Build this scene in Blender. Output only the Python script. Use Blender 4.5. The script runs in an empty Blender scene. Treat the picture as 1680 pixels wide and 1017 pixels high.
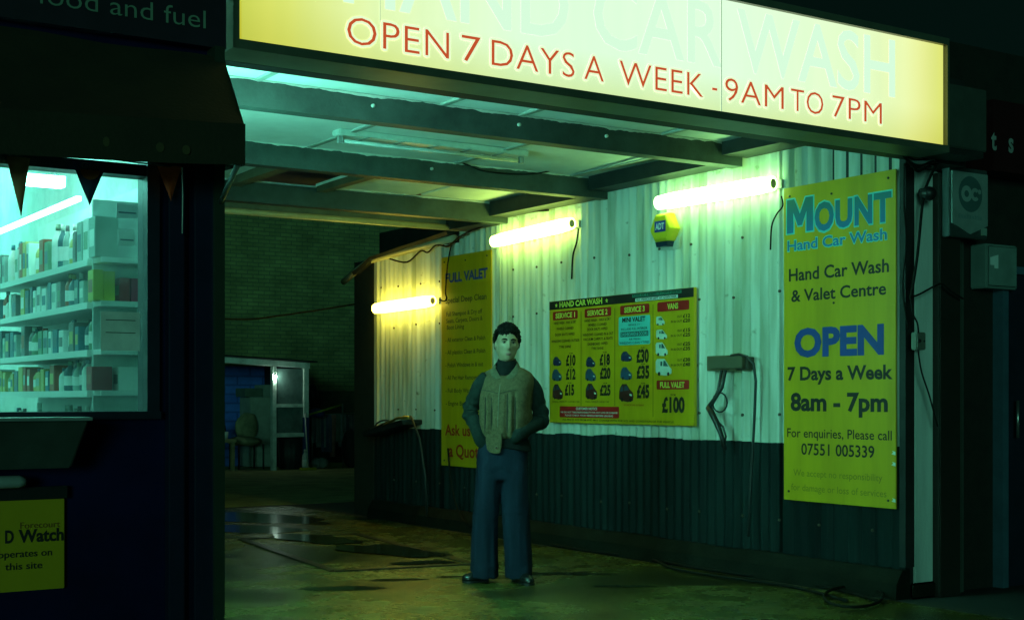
import bpy, bmesh, math, random
from mathutils import Vector, Matrix, noise
random.seed(7)
SC = bpy.context.scene
COL = SC.collection

# ------------------------------------------------------------------ camera, world, light, exposure
F = 2270.0 / 1680.0                      # focal length in picture widths
YAW = math.radians(33.27)                # the wall recedes 33 degrees to the left of the view
CAM = Vector((0, 0, 1.27))
FW = Vector((math.sin(YAW), math.cos(YAW), 0))
RT = Vector((math.cos(YAW), -math.sin(YAW), 0))
cam = bpy.data.cameras.new('camera')
co = bpy.data.objects.new('camera', cam); COL.objects.link(co)
co.location = CAM; co.rotation_euler = (math.radians(90), 0, -YAW)
cam.sensor_width = 36; cam.lens = 36 * F
cam.shift_y = 143.5 / 1680
cam.clip_end = 500
SC.camera = co
SC.view_settings.view_transform = 'Standard'
SC.view_settings.look = 'None'
SC.view_settings.exposure = 0.0
SC.view_settings.gamma = 1.0
SC.cycles.use_denoising = True
SC.cycles.sample_clamp_indirect = 4.0

wd = bpy.data.worlds.new('World'); SC.world = wd; wd.use_nodes = True
bg = wd.node_tree.nodes['Background']
bg.inputs['Color'].default_value = (0.10, 0.55, 0.42, 1)
bg.inputs['Strength'].default_value = 0.010
# soft light of the forecourt in front of the bay (night: one weak, very soft sun)
sd = bpy.data.lights.new('forecourt_light', 'SUN'); sd.energy = 0.55; sd.angle = math.radians(14)
sd.color = (0.25, 1.0, 0.70)
so = bpy.data.objects.new('forecourt_light', sd); COL.objects.link(so)
_dir = (FW * 1.0 + RT * 0.10 + Vector((0, 0, -0.07))).normalized()
so.rotation_euler = _dir.to_track_quat('-Z', 'Y').to_euler()

# ------------------------------------------------------------------ materials
_M = {}
def nd(nt, t, **kw):
    n = nt.nodes.new(t)
    for k, v in kw.items(): setattr(n, k, v)
    return n
def mat(name, col, rough=.6, metal=0., var=.18, scale=6., bump=0., bscale=60., streak=False, spec=.5):
    if name in _M: return _M[name]
    m = bpy.data.materials.new(name); m.use_nodes = True; nt = m.node_tree
    b = nt.nodes['Principled BSDF']
    b.inputs['Roughness'].default_value = rough; b.inputs['Metallic'].default_value = metal
    b.inputs['Specular IOR Level'].default_value = spec
    g = nd(nt, 'ShaderNodeNewGeometry')
    mp = nd(nt, 'ShaderNodeMapping'); nt.links.new(g.outputs['Position'], mp.inputs['Vector'])
    if streak: mp.inputs['Scale'].default_value = (1, 1, .12)
    n = nd(nt, 'ShaderNodeTexNoise'); n.inputs['Scale'].default_value = scale; n.inputs['Detail'].default_value = 6
    n.inputs['Roughness'].default_value = .65
    nt.links.new(mp.outputs[0], n.inputs['Vector'])
    r = nd(nt, 'ShaderNodeValToRGB'); e = r.color_ramp.elements
    e[0].position = .32; e[1].position = .68
    e[0].color = tuple(c * (1 - var) for c in col) + (1,)
    e[1].color = tuple(min(1, c * (1 + var)) for c in col) + (1,)
    nt.links.new(n.outputs['Fac'], r.inputs[0]); nt.links.new(r.outputs[0], b.inputs['Base Color'])
    if bump:
        n2 = nd(nt, 'ShaderNodeTexNoise'); n2.inputs['Scale'].default_value = bscale; n2.inputs['Detail'].default_value = 4
        nt.links.new(g.outputs['Position'], n2.inputs['Vector'])
        bp = nd(nt, 'ShaderNodeBump'); bp.inputs['Strength'].default_value = bump; bp.inputs['Distance'].default_value = .01
        nt.links.new(n2.outputs['Fac'], bp.inputs['Height']); nt.links.new(bp.outputs[0], b.inputs['Normal'])
    _M[name] = m
    return m
def emit(name, col, s, base=(.8, .8, .8)):
    if name in _M: return _M[name]
    m = bpy.data.materials.new(name); m.use_nodes = True
    b = m.node_tree.nodes['Principled BSDF']
    b.inputs['Base Color'].default_value = base + (1,)
    b.inputs['Emission Color'].default_value = col + (1,); b.inputs['Emission Strength'].default_value = s
    _M[name] = m
    return m

# ------------------------------------------------------------------ mesh building
class Fr:
    """a plane in the place: a to the right as one faces it, b up, c out of it"""
    def __init__(s, o, r, n, t=(0, 0, 1)):
        s.o, s.r, s.t, s.n = Vector(o), Vector(r), Vector(t), Vector(n)
    def P(s, a, b, c=0.): return s.o + s.r * a + s.t * b + s.n * c
WORLD = Fr((0, 0, 0), (1, 0, 0), (0, 1, 0))       # a=x, b=z, c=y

class MB:
    def __init__(s): s.v = []; s.f = []; s.mi = []; s.k = 0; s.sm = []
    def add(s, vs, fs, smooth=False):
        n = len(s.v); s.v += [Vector(p) for p in vs]
        for f in fs: s.f.append([i + n for i in f]); s.mi.append(s.k); s.sm.append(smooth)
        return s
    def hexa(s, p):      # eight corners: bottom ring then top ring
        return s.add(p, [(3, 2, 1, 0), (4, 5, 6, 7), (0, 1, 5, 4), (1, 2, 6, 5), (2, 3, 7, 6), (3, 0, 4, 7)])
    def box(s, x0, x1, y0, y1, z0, z1):
        return s.hexa([(x0, y0, z0), (x1, y0, z0), (x1, y1, z0), (x0, y1, z0), (x0, y0, z1), (x1, y0, z1), (x1, y1, z1), (x0, y1, z1)])
    def fbox(s, fr, a0, a1, b0, b1, c0, c1):
        return s.hexa([fr.P(a0, b0, c1), fr.P(a1, b0, c1), fr.P(a1, b0, c0), fr.P(a0, b0, c0),
                       fr.P(a0, b1, c1), fr.P(a1, b1, c1), fr.P(a1, b1, c0), fr.P(a0, b1, c0)])
    def quad(s, *p): return s.add(p, [tuple(range(len(p)))])
    def prism(s, fr, pts, c0, c1, smooth=False):   # outline in a,b; thickness c0..c1
        n = len(pts)
        v = [fr.P(a, b, c1) for a, b in pts] + [fr.P(a, b, c0) for a, b in pts]
        fs = [tuple(range(n)), tuple(range(2 * n - 1, n - 1, -1))]
        fs += [(i, i + n, (i + 1) % n + n, (i + 1) % n) for i in range(n)]
        return s.add(v, fs, smooth)
    def loft(s, rings, cap=True, smooth=True):
        n = len(rings[0]); v = [p for r in rings for p in r]; fs = []
        for k in range(len(rings) - 1):
            for i in range(n):
                j = (i + 1) % n
                fs.append((k * n + i, k * n + j, (k + 1) * n + j, (k + 1) * n + i))
        if cap: fs += [tuple(range(n - 1, -1, -1)), tuple(range((len(rings) - 1) * n, len(rings) * n))]
        return s.add(v, fs, smooth)
    def tube(s, pts, r, n=8, cap=True):
        pts = [Vector(p) for p in pts]; rr = r if isinstance(r, (list, tuple)) else [r] * len(pts)
        rings = []; up = Vector((.13, .07, 1)).normalized()
        for i, p in enumerate(pts):
            d = (pts[min(i + 1, len(pts) - 1)] - pts[max(i - 1, 0)])
            d = d.normalized() if d.length > 1e-9 else Vector((0, 0, 1))
            if abs(d.dot(up)) > .95: up = Vector((1, .1, .1)).normalized()
            x = d.cross(up).normalized(); y = d.cross(x).normalized(); up = -y if y.dot(up) < 0 else y
            x = d.cross(up).normalized()
            rings.append([p + (x * math.cos(2 * math.pi * k / n) + up * math.sin(2 * math.pi * k / n)) * rr[i] for k in range(n)])
        return s.loft(rings, cap)
    def cyl(s, p0, p1, r, n=16, r1=None): return s.tube([p0, p1], [r, r if r1 is None else r1], n)
    def disc(s, fr, a, b, r, c, n=20, ra=None):
        return s.add([fr.P(a + (ra or r) * math.cos(2 * math.pi * k / n), b + r * math.sin(2 * math.pi * k / n), c) for k in range(n)], [tuple(range(n))])
    def ell(s, c, r, seg=16, rings=10, fn=None, rot=None):
        c = Vector(c); v = []; fs = []
        for i in range(rings + 1):
            th = math.pi * i / rings
            for j in range(seg):
                ph = 2 * math.pi * j / seg
                p = Vector((math.sin(th) * math.cos(ph) * r[0], math.sin(th) * math.sin(ph) * r[1], math.cos(th) * r[2]))
                if fn: p = fn(p)
                if rot: p = rot @ p
                v.append(c + p)
        for i in range(rings):
            for j in range(seg):
                k = (j + 1) % seg
                fs.append((i * seg + j, (i + 1) * seg + j, (i + 1) * seg + k, i * seg + k))
        return s.add(v, fs, True)
    def text(s, txt, fr, a0, a1, b, cap, c=.003, bold=0., sp=1.):
        vs, fs = glyphs(txt, bold, sp)
        xs = [p[0] for p in vs]; x0, x1 = min(xs), max(xs)
        if a1 is None: k = cap / CAP; a1 = a0 + (x1 - x0) * k
        return s.add([fr.P(a0 + (p[0] - x0) / (x1 - x0) * (a1 - a0), b + p[1] / CAP * cap, c) for p in vs], fs)
    def rz(s, ang, c=(0, 0, 0)):
        r = Matrix.Rotation(ang, 3, 'Z'); c = Vector(c); s.v = [c + r @ (p - c) for p in s.v]; return s
    def build(s, name, m, parent=None, origin=None, bevel=0., merge=True):
        me = bpy.data.meshes.new(name)
        if parent is not None: org = Vector(parent['_o'])
        elif origin is not None: org = Vector(origin)
        else:
            xs = [p.x for p in s.v]; ys = [p.y for p in s.v]; zs = [p.z for p in s.v]
            org = Vector(((min(xs) + max(xs)) / 2, (min(ys) + max(ys)) / 2, min(zs)))
        me.from_pydata([p - org for p in s.v], [], s.f)
        for mm in (m if isinstance(m, (list, tuple)) else [m]): me.materials.append(mm)
        for p, k, q in zip(me.polygons, s.mi, s.sm): p.material_index = k; p.use_smooth = q
        if merge or bevel:
            bm = bmesh.new(); bm.from_mesh(me)
            bmesh.ops.remove_doubles(bm, verts=bm.verts, dist=1e-5)
            if bevel:
                es = [e for e in bm.edges if len(e.link_faces) == 2 and e.calc_face_angle(0) > .6]
                bmesh.ops.bevel(bm, geom=es, offset=bevel, segments=2, affect='EDGES', clamp_overlap=True)
            bmesh.ops.recalc_face_normals(bm, faces=bm.faces) if s.closed else None
            bm.to_mesh(me); bm.free()
        me.update()
        o = bpy.data.objects.new(name, me); COL.objects.link(o)
        o['_o'] = list(org)
        if parent is not None: o.parent = parent
        else: o.location = org
        return o
    closed = True

_G = {}
def glyphs(txt, bold=0., sp=1.):
    key = (txt, bold, sp)
    if key not in _G:
        cu = bpy.data.curves.new('t', 'FONT'); cu.body = txt; cu.size = 1; cu.offset = bold; cu.space_character = sp
        cu.resolution_u = 3; cu.fill_mode = 'FRONT'
        o = bpy.data.objects.new('t', cu); COL.objects.link(o)
        bpy.context.view_layer.update()
        me = bpy.data.meshes.new_from_object(o.evaluated_get(bpy.context.evaluated_depsgraph_get()))
        _G[key] = ([tuple(v.co) for v in me.vertices], [tuple(p.vertices) for p in me.polygons])
        bpy.data.objects.remove(o); bpy.data.curves.remove(cu); bpy.data.meshes.remove(me)
    return _G[key]
CAP = max(v[1] for v in glyphs('H')[0])

def tag(o, label=None, cat=None, group=None, kind=None):
    if label: o['label'] = label
    if cat: o['category'] = cat
    if group: o['group'] = group
    if kind: o['kind'] = kind
    return o
def thing(name, loc, label, cat, group=None):
    o = bpy.data.objects.new(name, None); COL.objects.link(o); o.location = loc; o['_o'] = list(loc)
    o.empty_display_size = .1
    return tag(o, label, cat, group)
def dup(root, delta, label=None):
    r = root.copy(); COL.objects.link(r); r.location = root.location + Vector(delta)
    if label: r['label'] = label
    for ch in root.children:
        c = ch.copy(); COL.objects.link(c); c.parent = r
        for g in ch.children:
            d = g.copy(); COL.objects.link(d); d.parent = c
    return r
def remesh(o, size, smooth=2):
    """one continuous skin out of overlapping bodies"""
    md = o.modifiers.new('r', 'REMESH'); md.mode = 'VOXEL'; md.voxel_size = size; md.use_smooth_shade = True
    if smooth:
        ms = o.modifiers.new('s', 'SMOOTH'); ms.iterations = smooth; ms.factor = .5
    bpy.context.view_layer.update()
    me = bpy.data.meshes.new_from_object(o.evaluated_get(bpy.context.evaluated_depsgraph_get()))
    me.materials.clear()
    for m in o.data.materials: me.materials.append(m)
    o.modifiers.clear(); old = o.data; o.data = me; bpy.data.meshes.remove(old)
    for p in me.polygons: p.use_smooth = True
    return o

V = Vector
def smooth_spec(spec, m=6):
    """Catmull-Rom through the given sections"""
    out = []; S_ = [spec[0]] + list(spec) + [spec[-1]]
    for i in range(1, len(S_) - 2):
        for k in range(m):
            t = k / m; a, b, c, d = S_[i - 1], S_[i], S_[i + 1], S_[i + 2]
            out.append(tuple(.5 * (2 * b[j] + (c[j] - a[j]) * t + (2 * a[j] - 5 * b[j] + 4 * c[j] - d[j]) * t * t + (3 * b[j] - a[j] - 3 * c[j] + d[j]) * t ** 3) for j in range(len(b))))
    return out + [tuple(spec[-1])]
def smooth_pts(pts, m=6): return [V(p) for p in smooth_spec([tuple(p) for p in pts], m)]

# measuring on real planes of the place, from the 1680-wide photograph
W = 6.86                                        # the wall's face
def ray(px, py): return FW + RT * ((px - 840) / 2270.) + Vector((0, 0, (652 - py) / 2270.))
def on_x(px, py, x=W): r = ray(px, py); return CAM + r * (x / r.x)
def on_y(px, py, y): r = ray(px, py); return CAM + r * (y / r.y)
def on_z(px, py, z=0.): r = ray(px, py); return CAM + r * ((z - CAM.z) / r.z)

# ================================================================== THE SETTING
asphalt = mat('asphalt', (.030, .032, .026), .75, var=.35, scale=1.5, bump=.5, bscale=140)
def concrete_wet():
    m = bpy.data.materials.new('wet_concrete'); m.use_nodes = True; nt = m.node_tree; b = nt.nodes['Principled BSDF']
    L = nt.links.new
    g = nd(nt, 'ShaderNodeNewGeometry')
    def noise_(sc, det=6, ro=.6, sx=1, sy=1):
        mp = nd(nt, 'ShaderNodeMapping'); mp.inputs['Scale'].default_value = (sx, sy, 1); L(g.outputs['Position'], mp.inputs[0])
        n = nd(nt, 'ShaderNodeTexNoise'); n.inputs['Scale'].default_value = sc; n.inputs['Detail'].default_value = det
        n.inputs['Roughness'].default_value = ro; L(mp.outputs[0], n.inputs['Vector']); return n.outputs['Fac']
    def ramp(f, p0, c0, p1, c1):
        r = nd(nt, 'ShaderNodeValToRGB'); e = r.color_ramp.elements
        e[0].position = p0; e[0].color = c0; e[1].position = p1; e[1].color = c1; L(f, r.inputs[0]); return r.outputs[0]
    base = ramp(noise_(2.2, 8, .7), .3, (.052, .052, .013, 1), .72, (.150, .142, .030, 1))
    fine = ramp(noise_(22, 9, .8), .34, (.38, .38, .36, 1), .66, (1.35, 1.35, 1.3, 1))
    mx = nd(nt, 'ShaderNodeMix', data_type='RGBA', blend_type='MULTIPLY'); mx.inputs[0].default_value = 1
    L(base, mx.inputs[6]); L(fine, mx.inputs[7])
    wetm = ramp(noise_(.75, 5, .55, 1, 1.0), .50, (0, 0, 0, 1), .60, (1, 1, 1, 1))     # dark soaked patches
    m2 = nd(nt, 'ShaderNodeMix', data_type='RGBA'); L(wetm, m2.inputs[0]); L(mx.outputs[2], m2.inputs[6])
    m2.inputs[7].default_value = (.040, .034, .010, 1)
    L(m2.outputs[2], b.inputs['Base Color'])
    ro = ramp(noise_(3.0, 8, .7), .40, (.13, .13, .13, 1), .62, (.46, .46, .46, 1))
    m3 = nd(nt, 'ShaderNodeMix', data_type='RGBA'); L(wetm, m3.inputs[0]); L(ro, m3.inputs[6]); m3.inputs[7].default_value = (.12, .12, .12, 1)
    L(m3.outputs[2], b.inputs['Roughness'])
    bp = nd(nt, 'ShaderNodeBump'); bp.inputs['Strength'].default_value = .5; bp.inputs['Distance'].default_value = .012
    L(noise_(28, 8, .7), bp.inputs['Height']); L(bp.outputs[0], b.inputs['Normal'])
    return m
M_floor = concrete_wet()
M_white = mat('white_sheet_paint', (.62, .64, .60), .5, var=.16, scale=5, streak=True, bump=.15)
M_dark = mat('dark_metal', (.022, .026, .026), .5, spec=.2, var=.3)
M_black = mat('black_plastic', (.012, .012, .013), .45, var=.2)
M_grey = mat('grey_plastic', (.30, .32, .31), .5)
M_beam = mat('beam_paint', (.045, .062, .056), .55, spec=.2, var=.3, scale=4, bump=.2)
M_board = mat('ceiling_board', (.76, .80, .77), .7, var=.10, scale=2.5, bump=.1)
M_blue = mat('navy_paint', (.005, .006, .038), .45, spec=.15, var=.25, scale=3)
M_wood = mat('old_timber', (.17, .13, .07), .8, var=.35, scale=9, bump=.4)
M_pale = mat('pale_paint', (.52, .56, .52), .6, var=.2, scale=7, bump=.2)
M_yel = mat('sign_yellow', (.56, .355, .006), .45, var=.17, scale=4, streak=True, bump=.08, bscale=9)
M_ink = mat('black_ink', (.012, .012, .010), .6, var=.1)
M_inkblue = mat('blue_ink', (.012, .05, .26), .5, var=.1)
M_inkteal = mat('teal_ink', (.012, .15, .26), .5, var=.1)
M_inkred = mat('red_ink', (.42, .012, .010), .5, var=.1)
M_inkwhite = mat('white_ink', (.62, .72, .70), .5, var=.06)
M_inkcyan = mat('cyan_ink', (.10, .58, .56), .5, var=.06)

g = MB().box(-90, 110, -90, 110, -.4, 0).build('ground', asphalt); tag(g, kind='structure')
fl = MB().box(1.2, 6.72, 3.2, 15.0, -.05, .004).build('concrete_floor', M_floor); tag(fl, kind='structure')

# puddles: thin films of water with their own outlines
M_water = mat('water_film', (.030, .030, .014), .10, var=.1, spec=.7)
def puddle(cx, cy, rx, ry, seed, rot=0.):
    m = MB(); n = 40; pts = []
    for k in range(n):
        a = 2 * math.pi * k / n
        q = 1 + .42 * noise.noise((math.cos(a) * 1.3 + seed, math.sin(a) * 1.3, seed * .7)) + .16 * noise.noise((math.cos(a) * 4 + seed, math.sin(a) * 4, seed))
        x, y = rx * q * math.cos(a), ry * q * math.sin(a)
        pts.append(Vector((cx + x * math.cos(rot) - y * math.sin(rot), cy + x * math.sin(rot) + y * math.cos(rot), .0075)))
    m.quad(*pts)
    o = m.build('puddle_water', M_water); tag(o, kind='structure')
for (px, py, rx, ry, sd_, ro) in [(440, 852, .42, .95, 1, .3), (400, 868, .30, .6, 2, .5), (560, 966, .26, .10, 4, -.5), (650, 952, .20, .05, 5, -.4),
        (930, 942, .36, .06, 6, -.6), (1020, 962, .22, .05, 7, -.6), (735, 947, .09, .04, 9, -.5)]:
    p = on_z(px, py); puddle(p.x, p.y, rx, ry, sd_, ro)

# sunken drain tray in the floor
dA, dB, dC, dD = Vector((4.76, 11.67, 0)), Vector((4.446, 9.14, 0)), Vector((5.52, 8.96, 0)), Vector((5.83, 11.5, 0))
t = thing('drain_tray', ((dA + dC) / 2).to_tuple(), 'long rectangular drain tray with dark steel edging let into the wet floor', 'drain')
m = MB()
for p, q in ((dA, dB), (dB, dC), (dC, dD), (dD, dA)):
    d = (q - p).normalized(); n = Vector((-d.y, d.x, 0)) * .035
    m.hexa([p - n + Vector((0, 0, -.02)), q - n + Vector((0, 0, -.02)), q + n + Vector((0, 0, -.02)), p + n + Vector((0, 0, -.02)),
            p - n + Vector((0, 0, .014)), q - n + Vector((0, 0, .014)), q + n + Vector((0, 0, .014)), p + n + Vector((0, 0, .014))])
m.build('edging', mat('wet_steel', (.02, .02, .017), .35, .3), t)
c = (dA + dB + dC + dD) / 4
def inn(p, k, z): return c + (p - c) * k + Vector((0, 0, z))
m = MB(); N = 14
grid = [[(dA.lerp(dB, j / N)).lerp(dD.lerp(dC, j / N), i / N) for i in range(N + 1)] for j in range(N + 1)]
vs = [c + (p - c) * .975 + Vector((0, 0, .007 + .003 * noise.noise(p * 2.1))) for row in grid for p in row]
m.add(vs, [(j * (N + 1) + i, (j + 1) * (N + 1) + i, (j + 1) * (N + 1) + i + 1, j * (N + 1) + i + 1) for j in range(N) for i in range(N)], True)
m.build('tray_plate', M_floor, t)
pd = on_z(640, 905); puddle(pd.x, pd.y, .26, .62, 3, .18)
for o in COL.objects:
    if o.name.startswith('puddle_water') and abs(o.location.x - pd.x) < .2 and abs(o.location.y - pd.y) < .4: o.location.z += .008
p2_ = on_z(520, 886); puddle(p2_.x, p2_.y, .25, .5, 21, .2); COL.objects[-1].location.z += .008
p2_ = on_z(690, 925); puddle(p2_.x, p2_.y, .28, .10, 22, -.4); COL.objects[-1].location.z += .008

# ================================================================== the corrugated wall
def clad_mat():
    m = bpy.data.materials.new('painted_cladding'); m.use_nodes = True; nt = m.node_tree; b = nt.nodes['Principled BSDF']; L = nt.links.new
    g = nd(nt, 'ShaderNodeNewGeometry'); sp = nd(nt, 'ShaderNodeSeparateXYZ'); L(g.outputs['Position'], sp.inputs[0])
    mp = nd(nt, 'ShaderNodeMapping'); mp.inputs['Scale'].default_value = (1, 1, .10); L(g.outputs['Position'], mp.inputs[0])
    n = nd(nt, 'ShaderNodeTexNoise'); n.inputs['Scale'].default_value = 9; n.inputs['Detail'].default_value = 8; L(mp.outputs[0], n.inputs['Vector'])
    r = nd(nt, 'ShaderNodeValToRGB'); e = r.color_ramp.elements
    e[0].position = .33; e[0].color = (.35, .39, .29, 1); e[1].position = .60; e[1].color = (.66, .70, .64, 1); L(n.outputs['Fac'], r.inputs[0])
    n4 = nd(nt, 'ShaderNodeTexNoise'); n4.inputs['Scale'].default_value = 11; n4.inputs['Detail'].default_value = 8; L(g.outputs['Position'], n4.inputs['Vector'])
    r4 = nd(nt, 'ShaderNodeValToRGB'); e = r4.color_ramp.elements      # rust and dirt specks
    e[0].position = .22; e[0].color = (.30, .27, .18, 1); e[1].position = .33; e[1].color = (1, 1, 1, 1); L(n4.outputs['Fac'], r4.inputs[0])
    mm = nd(nt, 'ShaderNodeMix', data_type='RGBA', blend_type='MULTIPLY'); mm.inputs[0].default_value = .8
    L(r.outputs[0], mm.inputs[6]); L(r4.outputs[0], mm.inputs[7])
    r2 = nd(nt, 'ShaderNodeValToRGB'); e = r2.color_ramp.elements
    e[0].position = .3; e[0].color = (.004, .009, .010, 1); e[1].position = .7; e[1].color = (.012, .026, .026, 1); L(n.outputs['Fac'], r2.inputs[0])
    # the hand-painted edge of the dark dado
    n3 = nd(nt, 'ShaderNodeTexNoise'); n3.inputs['Scale'].default_value = 2.3; n3.inputs['Detail'].default_value = 6; L(g.outputs['Position'], n3.inputs['Vector'])
    ma = nd(nt, 'ShaderNodeMath', operation='MULTIPLY_ADD'); L(n3.outputs['Fac'], ma.inputs[0]); ma.inputs[1].default_value = .07; L(sp.outputs['Z'], ma.inputs[2])
    gt = nd(nt, 'ShaderNodeMath', operation='GREATER_THAN'); L(ma.outputs[0], gt.inputs[0]); gt.inputs[1].default_value = .995
    mx = nd(nt, 'ShaderNodeMix', data_type='RGBA'); L(gt.outputs[0], mx.inputs[0]); L(r2.outputs[0], mx.inputs[6]); L(mm.outputs[2], mx.inputs[7])
    L(mx.outputs[2], b.inputs['Base Color']); b.inputs['Roughness'].default_value = .55; b.inputs['Specular IOR Level'].default_value = .08
    bp = nd(nt, 'ShaderNodeBump'); bp.inputs['Strength'].default_value = .12; bp.inputs['Distance'].default_value = .01
    L(n4.outputs['Fac'], bp.inputs['Height']); L(bp.outputs[0], b.inputs['Normal'])
    return m
M_clad = clad_mat()
WB, WF = 13.1, 5.935                              # back and front end of the wall
wall = thing('corrugated_wall', (W, (WB + WF) / 2, 0), 'long corrugated metal side wall painted white over a dark lower band', 'wall')
def prof(y):
    if y < 7.06:                                 # box-profile sheets at the front
        f = (y / .122) % 1.0
        d = 0 if f < .58 else (min(1, (f - .58) / .1) if f < .8 else max(0, 1 - (f - .9) / .1 if f > .9 else 1))
        return .032 * d
    return .015 - .015 * math.cos(2 * math.pi * y / .094)
m = MB(); ys = []; y = WF
while y < WB: ys.append(y); y += .0118
ys.append(WB)
zs = [.17, .6, .95, 1.3, 1.8, 2.3, 2.62, 2.80]
def ztop(y): return 2.76 if y > 11.38 else 3.04
vs = []
for y in ys:
    dent = .006 * noise.noise((y * 1.7, 3.1, 0))
    for i, z in enumerate(zs):
        zz = z if i < len(zs) - 1 else ztop(y)
        vs.append((W + prof(y) + dent * math.sin(z * 2.2), y, zz))
nz = len(zs)
m.add(vs, [(i * nz + k, i * nz + k + 1, (i + 1) * nz + k + 1, (i + 1) * nz + k) for i in range(len(ys) - 1) for k in range(nz - 1)], True)
cl = m.build('cladding', M_clad, wall)
m = MB().box(W + .045, W + .18, WF, WB, 0, 3.02); m.build('core', M_dark, wall)
m = MB(); n = 40                                 # rough concrete plinth under the sheets
M_plinth = mat('plinth_concrete', (.012, .013, .009), .9, spec=.1, var=.4, scale=5, bump=.6)
rings = []
for i in range(n + 1):
    y = WF + (WB - WF) * i / n; e = .02 * noise.noise((y * 2.3, 0, 5)); h = .185 + .02 * noise.noise((y * 1.9, 7, 5))
    rings.append([Vector((W - .10 + e, y, 0)), Vector((W - .09 + e, y, h * .55)), Vector((W - .035 + e, y, h)), Vector((W + .044, y, h)), Vector((W + .044, y, 0))])
m.loft(rings, True, False).build('plinth', M_plinth, wall)
m = MB()                                         # joints between sheets and fixing bolts
for y in (7.06, 8.93, 10.66, 11.72):
    m.box(W - .004, W + .03, y - .012, y + .012, .2, 3.02 if y < 11.3 else 2.74)
m.build('cover_strip', M_clad, wall)
m = MB()
for z in (.42, 1.15, 2.0, 2.42):
    for i in range(17):
        y = WF + .25 + i * .43 + random.uniform(-.05, .05)
        y = round(y / .094) * .094
        zz = z + random.uniform(-.012, .012)
        m.cyl((W + .004, y, zz), (W - .006, y, zz), .011, 8)
m.build('fixing_bolt', mat('rusty_bolt', (.07, .055, .035), .7), wall)
m = MB().box(W - .02, W + .2, WB, 13.56, 0, 2.74); m.build('end_post', mat('end_post_paint', (.018, .024, .018), .7, var=.3), wall)
m = MB().box(W - .015, W + .03, WB - .06, WB, .18, 2.74); m.build('corner_trim', M_clad, wall)
m = MB().tube([(W - .035, 11.4, 2.80), (W - .04, 12.2, 2.77), (W - .04, 13.15, 2.73), (W - .05, 13.45, 2.64), (W - .06, 13.75, 2.54)], .034, 10)
m.build('gutter_pipe', mat('pale_pipe', (.40, .40, .28), .45), wall)
m = MB()
rings = []
for i in range(11):
    y = 11.42 + i * .2; dz = -.028 * i * .5 - (.05 * max(0, i - 8)); e = .02 * noise.noise((y * 3, 1, 1))
    rings.append([Vector((W - .12 + e, y, 2.86 + dz)), Vector((W - .10 + e, y, 2.83 + dz)), Vector((W + .3, y, 2.92 + dz)), Vector((W + .3, y, 2.96 + dz))])
m.loft(rings, True, False).build('eave_sheet', M_dark, wall)

# ---- white pier and conduit at the front end of the wall
pier = thing('white_pier', (6.96, 5.95, 0), 'pale painted pier at the front end of the corrugated wall', 'pier')
m = MB().box(6.935, 7.158, 5.92, 6.6, 0, 2.72); m.build('shaft', mat('pier_paint', (.62, .70, .66), .6, var=.3, scale=4, streak=True, bump=.3), pier, bevel=.008)
m = MB().box(6.885, 7.175, 5.90, 5.919, 0, .10); m.build('foot', M_plinth, pier, bevel=.015)
m = MB().box(6.885, 7.16, 5.72, 6.65, 2.722, 3.05); m.build('head', M_dark, pier)

# ================================================================== the canopy over the bay
m = MB().box(W - .012, 6.93, 5.922, 5.972, .2, 2.95); m.build('dark_gap_strip', M_dark, wall)  # dark strip added to darken the gap beside the pier
def zc(y): return 3.115 - .0175 * (y - 5.7)      # the ceiling falls gently to the back
roof = thing('canopy_roof', (4.5, 8.5, 2.9), 'white boarded canopy roof with dark steel beams over the wash bay', 'canopy')
XL, XR = .6, W + .02
def board(x0, x1, y0, y1, sag=0.):
    m.hexa([(x0, y0, zc(y0) - sag), (x1, y0, zc(y0)), (x1, y1, zc(y1)), (x0, y1, zc(y1) - sag * .4),
            (x0, y0, zc(y0) + .02 - sag), (x1, y0, zc(y0) + .02), (x1, y1, zc(y1) + .02), (x0, y1, zc(y1) + .02 - sag * .4)])
M_joint = mat('board_joint', (.30, .33, .30), .7)
joints = MB()
for (y0, y1, xs) in ((5.55, 7.41, [.6, 1.9, 3.12, 4.34, 4.92, 6.1, XR]), (7.53, 9.05, [.6, 1.8, 3.0, 4.2, 5.42, 6.5, XR])):
    for a, b in zip(xs, xs[1:]):
        m = MB(); board(a + .003, b - .003, y0, y1, random.uniform(0, .008)); m.build('ceiling_board', M_board, roof)
        joints.box(b - .02, b + .02, y0, y1, zc(y0) - .03, zc(y1) - .012)
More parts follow.
